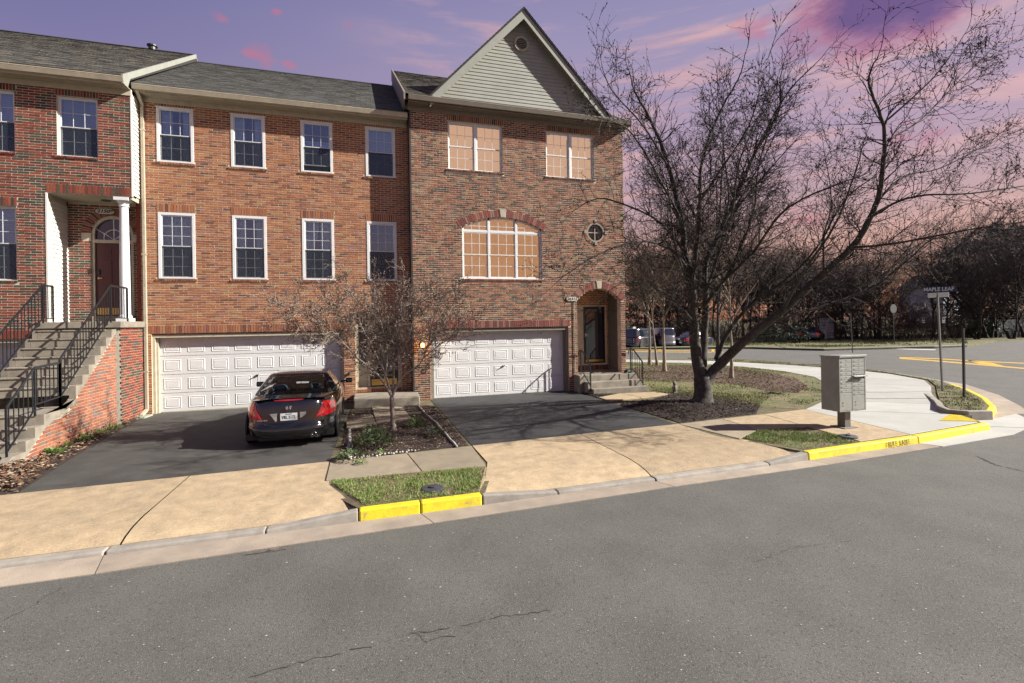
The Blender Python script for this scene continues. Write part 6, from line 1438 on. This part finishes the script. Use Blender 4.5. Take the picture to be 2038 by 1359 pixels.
for s_ in (s1, s2, s3):
    pl = [c for c in s_.children if c.name.startswith('plate')][0]
    m_ = MB(); m_.box(-.11, .11, -.013, -.011, .02, .2); m_.box(-.13, .13, -.013, -.011, -.17, -.12); m_.build('sign_print', 'ink', pl, local=True)
signpost(1262, 690, 1262, 655, 'thin post with a small white plate right of the entry steps', 'rect', .3, .45, 'sign_white')
# notice board
nb = far_at(1644, 677); t = thing('notice_board', nb, 'brown wooden notice board with grey name panels across the road', 'sign', rz=0)
sc_ = (nb - Vector((0, 0, 0))).dot(FWD) / FPX
W_, x_ = 36 * sc_, 50 * sc_
for s_ in (-1, 1): MB().box(nb.x + s_ * W_ * .62 - .16, nb.x + s_ * W_ * .62 + .16, nb.y - .1, nb.y + .1, 0, x_ + .1).build('post', 'board_brown', t)
MB().ext([(nb.x - W_ * .75, x_ - .35), (nb.x + W_ * .75, x_ - .35), (nb.x + W_ * .75, x_ + .25), (nb.x + W_ * .2, x_ + .45), (nb.x - W_ * .2, x_ + .45), (nb.x - W_ * .75, x_ + .25)], 'y', nb.y - .09, nb.y + .09).build('header', 'board_brown', t)
hp = (x_ - .5) / 7
for k in range(7):
    o = MB().box(nb.x - W_ * .5, nb.x + W_ * .5, nb.y - .12, nb.y - .04, .2 + k * hp, .2 + (k + .86) * hp).build('name_panel', 'board_grey', t)
    q = MB(); xx = nb.x - W_ * .42
    for j in range(5 if k in (0, 1, 5) else 3): w_ = U(.1, .35); q.box(xx, xx + w_, nb.y - .125, nb.y - .121, .2 + (k + .3) * hp, .2 + (k + .6) * hp); xx += w_ + .1
    q.build('panel_print', 'ink' if k != 6 else 'red_dark', o)
# low dark wall at the far right, pale house glimpsed through the trees
p = far_at(1985, 672); q = far_at(2120, 668); w = MB(); w.prism([(p.x, p.y), (q.x, q.y), (q.x + .5, q.y + .5), (p.x + .5, p.y + .5)], 0, 1.9)
tag(w.build('retaining_wall', 'far_wall'), 'dark low retaining wall under the evergreens at the far right', 'wall')
hs = far_at(1868, 672, 60); ho = thing('distant_house', hs, 'pale grey house glimpsed through the bare trees behind the street sign', 'house')
MB().box(hs.x - 5, hs.x + 5, hs.y - 4, hs.y + 4, 0, 8).build('wall', 'far_siding', ho); MB().ext([(hs.x - 5.5, 8), (hs.x + 5.5, 8), (hs.x, 11)], 'y', hs.y - 4.5, hs.y + 4.5).build('roof', 'roof_edge', ho)
for dx in (-2.6, 2.2):
    for z in (2, 5): MB().box(hs.x + dx - .5, hs.x + dx + .5, hs.y - 4.05, hs.y - 4.001, z, z + 1.5).build('window', 'glass_dark', ho)
# ------------------------------------------------------------------ cars
def vehicle(name, loc, rz, label, cat, L=4.82, W=1.82, H=1.42, deck=.99, paint='car_paint', suv=False, detail=True, group=None, scale=1.):
    t = thing(name, loc, label, cat, group, rz); hw, cy = W / 2, L / 2; N = 72
    def zt(y):
        if suv: return deck - .12 * max(0, (y - L * .72) / (L * .28)) ** 1.5
        if y < .8: return deck + .015 * (y / .8)
        if y < 3.4: return deck + .015 - .06 * (y - .8) / 2.6
        return deck - .045 - .24 * ((y - 3.4) / (L - 3.4)) ** 1.6
    rows = [(0, .10, .14), (.035, .03, .05), (.10, .015, .012), (.22, .0, .0), (.30, .0, .004), (.325, .004, .03), (.45, .0, .05), (.62, .006, .062), (.78, .02, .075), (.90, .045, .095), (.965, .075, .12), (1., .12, .165)]
    zb = .20
    def S_(a, ti, out=0.):
        for (t0, i0, r0), (t1, i1, r1) in zip(rows, rows[1:]):
            if ti <= t1: f = (ti - t0) / (t1 - t0); iw, ir = i0 + (i1 - i0) * f, r0 + (r1 - r0) * f; break
        ca, sa = math.cos(a), math.sin(a); e = 2 / 4.2
        hl = cy - ir
        x = (hw - iw + out) * math.copysign(abs(ca) ** e, ca); y = cy + (hl + out) * math.copysign(abs(sa) ** e, sa)
        x *= 1 - .05 * max(0, (abs(y - cy) / cy)) ** 3
        if sa < 0: y += .10 * (abs(x) / hw) ** 2.5 * (1 if abs(sa) > .3 else 0) * 0
        return Vector((x, y, zb + (zt(y) - zb) * ti))
    b = MB().use(paint)
    for r in rows: b.v += [tuple(S_(2 * math.pi * k / N, r[0])) for k in range(N)]
    for i in range(len(rows) - 1):
        b.use('car_plastic' if i < 1 else paint)
        for k in range(N): k2 = (k + 1) % N; b.face((i * N + k, i * N + k2, i * N + N + k2, i * N + N + k))
    b.use(paint); prev_ = (len(rows) - 1) * N
    for j, s in enumerate((.93, .8, .55, .25)):
        st_ = len(b.v)
        for k in range(N):
            p = S_(2 * math.pi * k / N, 1.); x = p.x * s; y = cy + (p.y - cy) * s; b.v.append((x, y, zt(y) + .028 * (1 - s ** 2)))
        for k in range(N): k2 = (k + 1) % N; b.face((prev_ + k, prev_ + k2, st_ + k2, st_ + k))
        prev_ = st_
    b.face([prev_ + k for k in range(N)]); 
    b.build('body', None, t, smooth=True, local=True)
    # cabin
    if suv: cb = [(.12, L * .74, hw - .10), (.30, L * .60, hw - .22)]
    else: cb = [(.68, 3.62, hw - .09), (1.52, 2.72, hw - .31)]
    ez = 2 / 5.5; nr = 6; z0_, z1_ = deck - .02, H
    def Cb(a, t_):
        y0 = cb[0][0] + (cb[1][0] - cb[0][0]) * t_ ** 1.12; y1 = cb[0][1] + (cb[1][1] - cb[0][1]) * t_ ** 1.05; w = cb[0][2] + (cb[1][2] - cb[0][2]) * t_ ** 1.25
        ca, sa = math.cos(a), math.sin(a); c = (y0 + y1) / 2
        return Vector((w * math.copysign(abs(ca) ** ez, ca), c + (y1 - y0) / 2 * math.copysign(abs(sa) ** ez, sa), z0_ + (z1_ - .05 - z0_) * t_))
    fr, gl = MB(), {}
    M_ = 96
    def region(a, i):
        d = math.degrees(a) % 360
        if i == 0 or i == nr - 1: return 'frame'
        if abs(d - 270) < 38: return 'rear_window'
        if abs(d - 90) < 38: return 'windscreen'
        if d < 36 or d > 324: return 'frame' if (356 < d or d < 4) else ('side_window_a' if d < 36 else 'side_window_b')
        if 144 < d < 216: return 'frame' if 176 < d < 184 else ('side_window_c' if d < 180 else 'side_window_d')
        return 'frame'
    tv = [0, .07, .3, .55, .78, .93, 1.]
    for i in range(nr):
        for k in range(M_):
            a, c = 2 * math.pi * k / M_, 2 * math.pi * (k + 1) / M_; rg = region((a + c) / 2, i); m_ = fr if rg == 'frame' else gl.setdefault(rg, MB())
            m_.poly([Cb(a, tv[i]), Cb(c, tv[i]), Cb(c, tv[i + 1]), Cb(a, tv[i + 1])])
    st_ = len(fr.v); prev_ = None
    for j, (s, dz) in enumerate(((1, 0), (.97, .018), (.9, .03), (.7, .042), (.4, .05))):
        q = []
        for k in range(M_):
            p = Cb(2 * math.pi * k / M_, 1.); c = (cb[1][0] + cb[1][1]) / 2; q.append(len(fr.v)); fr.v.append((p.x * s, c + (p.y - c) * s, p.z + dz))
        if prev_:
            for k in range(M_): fr.face((prev_[k], prev_[(k + 1) % M_], q[(k + 1) % M_], q[k]))
        prev_ = q
    fr.face(prev_)
    def weld(o):
        import bmesh
        bm = bmesh.new(); bm.from_mesh(o.data); bmesh.ops.remove_doubles(bm, verts=bm.verts, dist=.0005); bm.to_mesh(o.data); bm.free(); o.data.polygons.foreach_set('use_smooth', [True] * len(o.data.polygons))
    o = fr.build('cabin_frame', paint, t, smooth=True, local=True); weld(o)
    for rg, m_ in gl.items(): o = m_.build(rg[:-2] if rg.startswith('side') else rg, 'car_glass' if detail else 'glass_dark', t, smooth=True, local=True); weld(o)
    # wheels
    for (wx, wy) in ((-1, .98), (1, .98), (-1, L - .95), (1, L - .95)):
        R_w = .325 if not suv else .37
        x = wx * (hw - .20)
        prf = [(R_w * .55, -.11), (R_w * .93, -.11), (R_w, -.085), (R_w, .085), (R_w * .93, .11), (R_w * .55, .11)]
        w_ = MB().lathe(prf, (x, wy, R_w), 28, 'x').build('wheel', 'tyre', t, local=True)
        q = MB(); xo = x + wx * .107; q.lathe([(R_w * .6, -.012), (R_w * .6, .008), (R_w * .52, .002)], (xo, wy, R_w), 24, 'x')
        q.build('rim', 'rim', w_, local=True)
        arch = MB(); arch.lathe([(R_w + .06, -.02), (R_w + .06, .012), (R_w + .03, .012)], (wx * (hw - .062), wy, R_w + .01), 28, 'x'); arch.build('wheel_arch', 'car_plastic', t, local=True)
    A0 = math.radians(270)
    def patch(a0, a1, tb, tt, m_, nm, out=.006, n=22, parent=None, rr=4):
        b = MB()
        for i in range(n + 1):
            a = a0 + (a1 - a0) * i / n
            for j in range(rr + 1): tt_ = tb(i / n) + (tt(i / n) - tb(i / n)) * j / rr; o_ = out + (.010 if 0 < j < rr and 0 < i < n else 0); b.v.append(tuple(S_(a, tt_, o_)))
        for i in range(n):
            for j in range(rr): q = i * (rr + 1) + j; b.face((q, q + rr + 1, q + rr + 2, q + 1))
        return b.build(nm, m_, parent or t, smooth=True, local=True)
    for s in (-1, 1):
        ai, ao = A0 + s * math.radians(16 if not suv else 30), A0 + s * math.radians(61)
        if suv: patch(ai, ao, lambda f: .62, lambda f: .95, 'red_dark', 'tail_light')
        else: patch(ai, ao, lambda f: .50 + .02 * f, lambda f: .50 + .40 * min(1, f / .34) ** .9 - .10 * max(0, (f - .34) / .66) ** 1.2, 'red_lens', 'tail_light', n=30)
    if not detail: return t
    # lines and trims of the boot and bumper
    def line(pts, m_, nm, r=.006): return MB().tube(pts, r, 5).build(nm, m_, t, local=True)
    line([S_(A0 + math.radians(d), .315, .002) for d in range(-75, 76, 3)], 'ink_black', 'bumper_seam', .007)
    for s in (-1, 1):
        line([S_(A0 + s * math.radians(2 + 0 * i), .33, .003) for i in (0, 1)] + [S_(A0 + s * math.radians(7), .335, .004), S_(A0 + s * math.radians(11.5), .37, .004), S_(A0 + s * math.radians(15), .48, .004)], 'ink_black', 'boot_seam', .005)
        MB().box(s * .46 - .06, s * .46 + .06, .02, .05, .235, .27).build('reflector', 'red_dark', t, local=True) if False else None
    # spoiler lip with long red brake light
    b = MB(); n = 24
    for i in range(n + 1):
        x = -.66 + 1.32 * i / n; yb = .135 + .11 * (abs(x) / .66) ** 2.2; z = zt(.3) + .005 - .025 * (abs(x) / .66) ** 2
        b.v += [(x, yb, z), (x, yb - .035, z + .018), (x, yb + .10, z + .018), (x, yb + .12, z - .01)]
    for i in range(n):
        for j in range(4): b.face((i * 4 + j, i * 4 + 4 + j, i * 4 + 4 + (j + 1) % 4, i * 4 + (j + 1) % 4))
    b.build('boot_lip', paint, t, smooth=False, local=True)
    b = MB()
    for i in range(17):
        x = -.27 + .54 * i / 16; yb = .118 + .1 * (abs(x) / .66) ** 2; z = zt(.3) - .012; hh = .016 * math.sqrt(max(0, 1 - (x / .275) ** 2)) + .002
        b.v += [(x, yb - .012, z - hh), (x, yb - .004, z + hh)]
    for i in range(16): b.face((i * 2, i * 2 + 2, i * 2 + 3, i * 2 + 1))
    b.build('brake_light', 'red_lens', t, local=True)
    # number plate between two clear reflectors
    yp = .045
    MB().box(-.16, .18, yp - .045, yp + .02, .575, .735).build('plate_recess', 'car_plastic', t, local=True, bevel=.006)
    pl = MB().box(-.152, .152, yp - .056, yp - .046, .582, .732).build('number_plate', 'plate_white', t, local=True, bevel=.004)
    pl.location = (.01, 0, 0)
    q = text('VRL 5172', 'plate_lettering', .085, (0, 0, 0), (math.radians(90), 0, 0), 'ink', None, .001, sx=.72, bold=.002); q.parent = pl; q.location = (0, yp - .0575, .648)
    q = text('VIRGINIA', 'plate_lettering', .028, (0, 0, 0), (math.radians(90), 0, 0), 'ink', None, .001); q.parent = pl; q.location = (0, yp - .0575, .714)
    for s in (-1, 1):
        MB().ext([(s * .20, .735), (s * .20, .585), (s * .225, .56) if s < 0 else (s * .22, .62), (s * .33, .725)] if s < 0 else [(.205, .735), (.205, .615), (.25, .63), (.315, .69), (.315, .735)], 'y', yp - .032, yp + .03).build('boot_reflector', 'clear_lens', t, local=True, bevel=.006)
    b = MB(); b.bar((-.028, .05, .80), (-.020, .045, .865), .012); b.bar((.036, .05, .80), (.030, .045, .865), .012); b.bar((-.02, .046, .83), (.03, .046, .83), .010)
    n0 = len(b.v); P = [(.004 + .058 * math.cos(a) * (1.0 if math.sin(a) > 0 else .82), .047, .832 + .046 * math.sin(a)) for a in [2 * math.pi * i / 20 for i in range(21)]]; b.tube(P, .004, 5, cap=False); b.build('badge', 'chrome', t, local=True)
    q = text('ACCORD', 'model_lettering', .036, (0, 0, 0), (math.radians(90), 0, math.radians(-4)), 'chrome', t, .002, sx=1.25); q.location = (-.46, .045, .60)
    for i in range(2): MB().lathe([(.028, 0), (.028, .16), (.022, .16), (.022, .0)], (.42 + .075 * i, .03, .225), 12, 'y').build('exhaust_pipe', 'chrome', t, local=True)
    MB().box(-.55, .55, .12, .5, .17, .24).build('rear_valance', 'car_plastic', t, local=True)
    MB().box(-.8, .8, .3, L - .3, .16, .26).build('underbody', 'car_plastic', t, local=True)
    for s in (-1, 1):
        b = MB(); b.bar((s * (hw - .07), 3.12, .98), (s * (hw + .06), 3.08, 1.0), .04); b.build('mirror_arm', 'car_plastic', t, local=True)
        b = MB(); b.box(s * (hw + .04), s * (hw + .21), 3.0, 3.12, .95, 1.08); m_ = b.build('wing_mirror', paint, t, local=True, bevel=.03)
    # interior seen through the rear window
    MB().box(-.66, .66, .85, 1.45, .90, .935).build('parcel_shelf', 'seat_grey', t, local=True)
    MB().box(-.68, .68, 1.3, 3.3, .4, .9).build('cabin_floor', 'car_plastic', t, local=True)
    MB().box(-.66, .66, 3.2, 3.45, .7, .95).build('dashboard', 'seat_grey', t, local=True)
    for (x, y, m_) in ((-.38, 1.5, 'seat_light'), (.36, 1.5, 'seat_grey'), (-.36, 2.35, 'seat_grey'), (.36, 2.35, 'seat_grey')):
        q = MB().box(x - .22, x + .22, y, y + .12, .6, 1.04 if y < 2 else 1.12).build('seat', 'seat_grey', t, local=True, bevel=.03)
        MB().box(x - .12, x + .12, y - .01, y + .08, 1.05 if y < 2 else 1.14, 1.17 if y < 2 else 1.27).build('headrest', m_, q, local=True, bevel=.03)
    for s in (-1, 1):
        line([Cb(A0 + s * math.radians(52), v_) + Vector((s * .004, -.004, 0)) for v_ in (.1, .4, .7, .95)], 'chrome', 'window_trim', .006) if s < 0 else None
        line([Vector((s * (hw + .004), 1.95, .35)), Vector((s * (hw + .004), 1.95, .9))], 'ink_black', 'door_seam', .004)
        MB().box(s * (hw - .005), s * (hw + .022), 1.62, 1.78, .80, .825).build('door_handle', paint, t, local=True)
    return t
car = vehicle('parked_car', (-1.46, 10.42, .006), 0, 'black four door car parked facing the white garage of the middle house', 'car')
car.scale = (1.02, 1, .96)
p = G(1288, 693); vehicle('pickup_truck', (p.x - 1, p.y + 1.5, -.13), math.radians(-62), 'dark pickup like vehicle parked behind the slender trunks right of the steps', 'truck', 5.3, 1.95, 1.85, 1.12, 'car_navy', True, False)
p = G(1339, 690); vehicle('parked_suv', (p.x, p.y + .5, -.13), math.radians(-12), 'silver off road vehicle seen from behind between slender trunks', 'car', 4.4, 1.85, 1.85, 1.15, 'car_silver', True, False)
p = G(1366, 690); vehicle('parked_car', (p.x + .3, p.y + 1.5, -.13), math.radians(-75), 'black car parked just right of the silver off road vehicle', 'car', 4.6, 1.8, 1.45, .95, 'car_navy', False, False)
for (u, lab) in ((1574, 'dark car roof showing in the gap between two clipped shrubs'), (1610, 'dark car behind the shrub left of the notice board')):
    p = far_at(u, 679.5, 2); vehicle('parked_car', (p.x, p.y, 0), math.radians(-70), lab, 'car', 4.5, 1.8, 1.45, .95, 'car_navy', False, False)
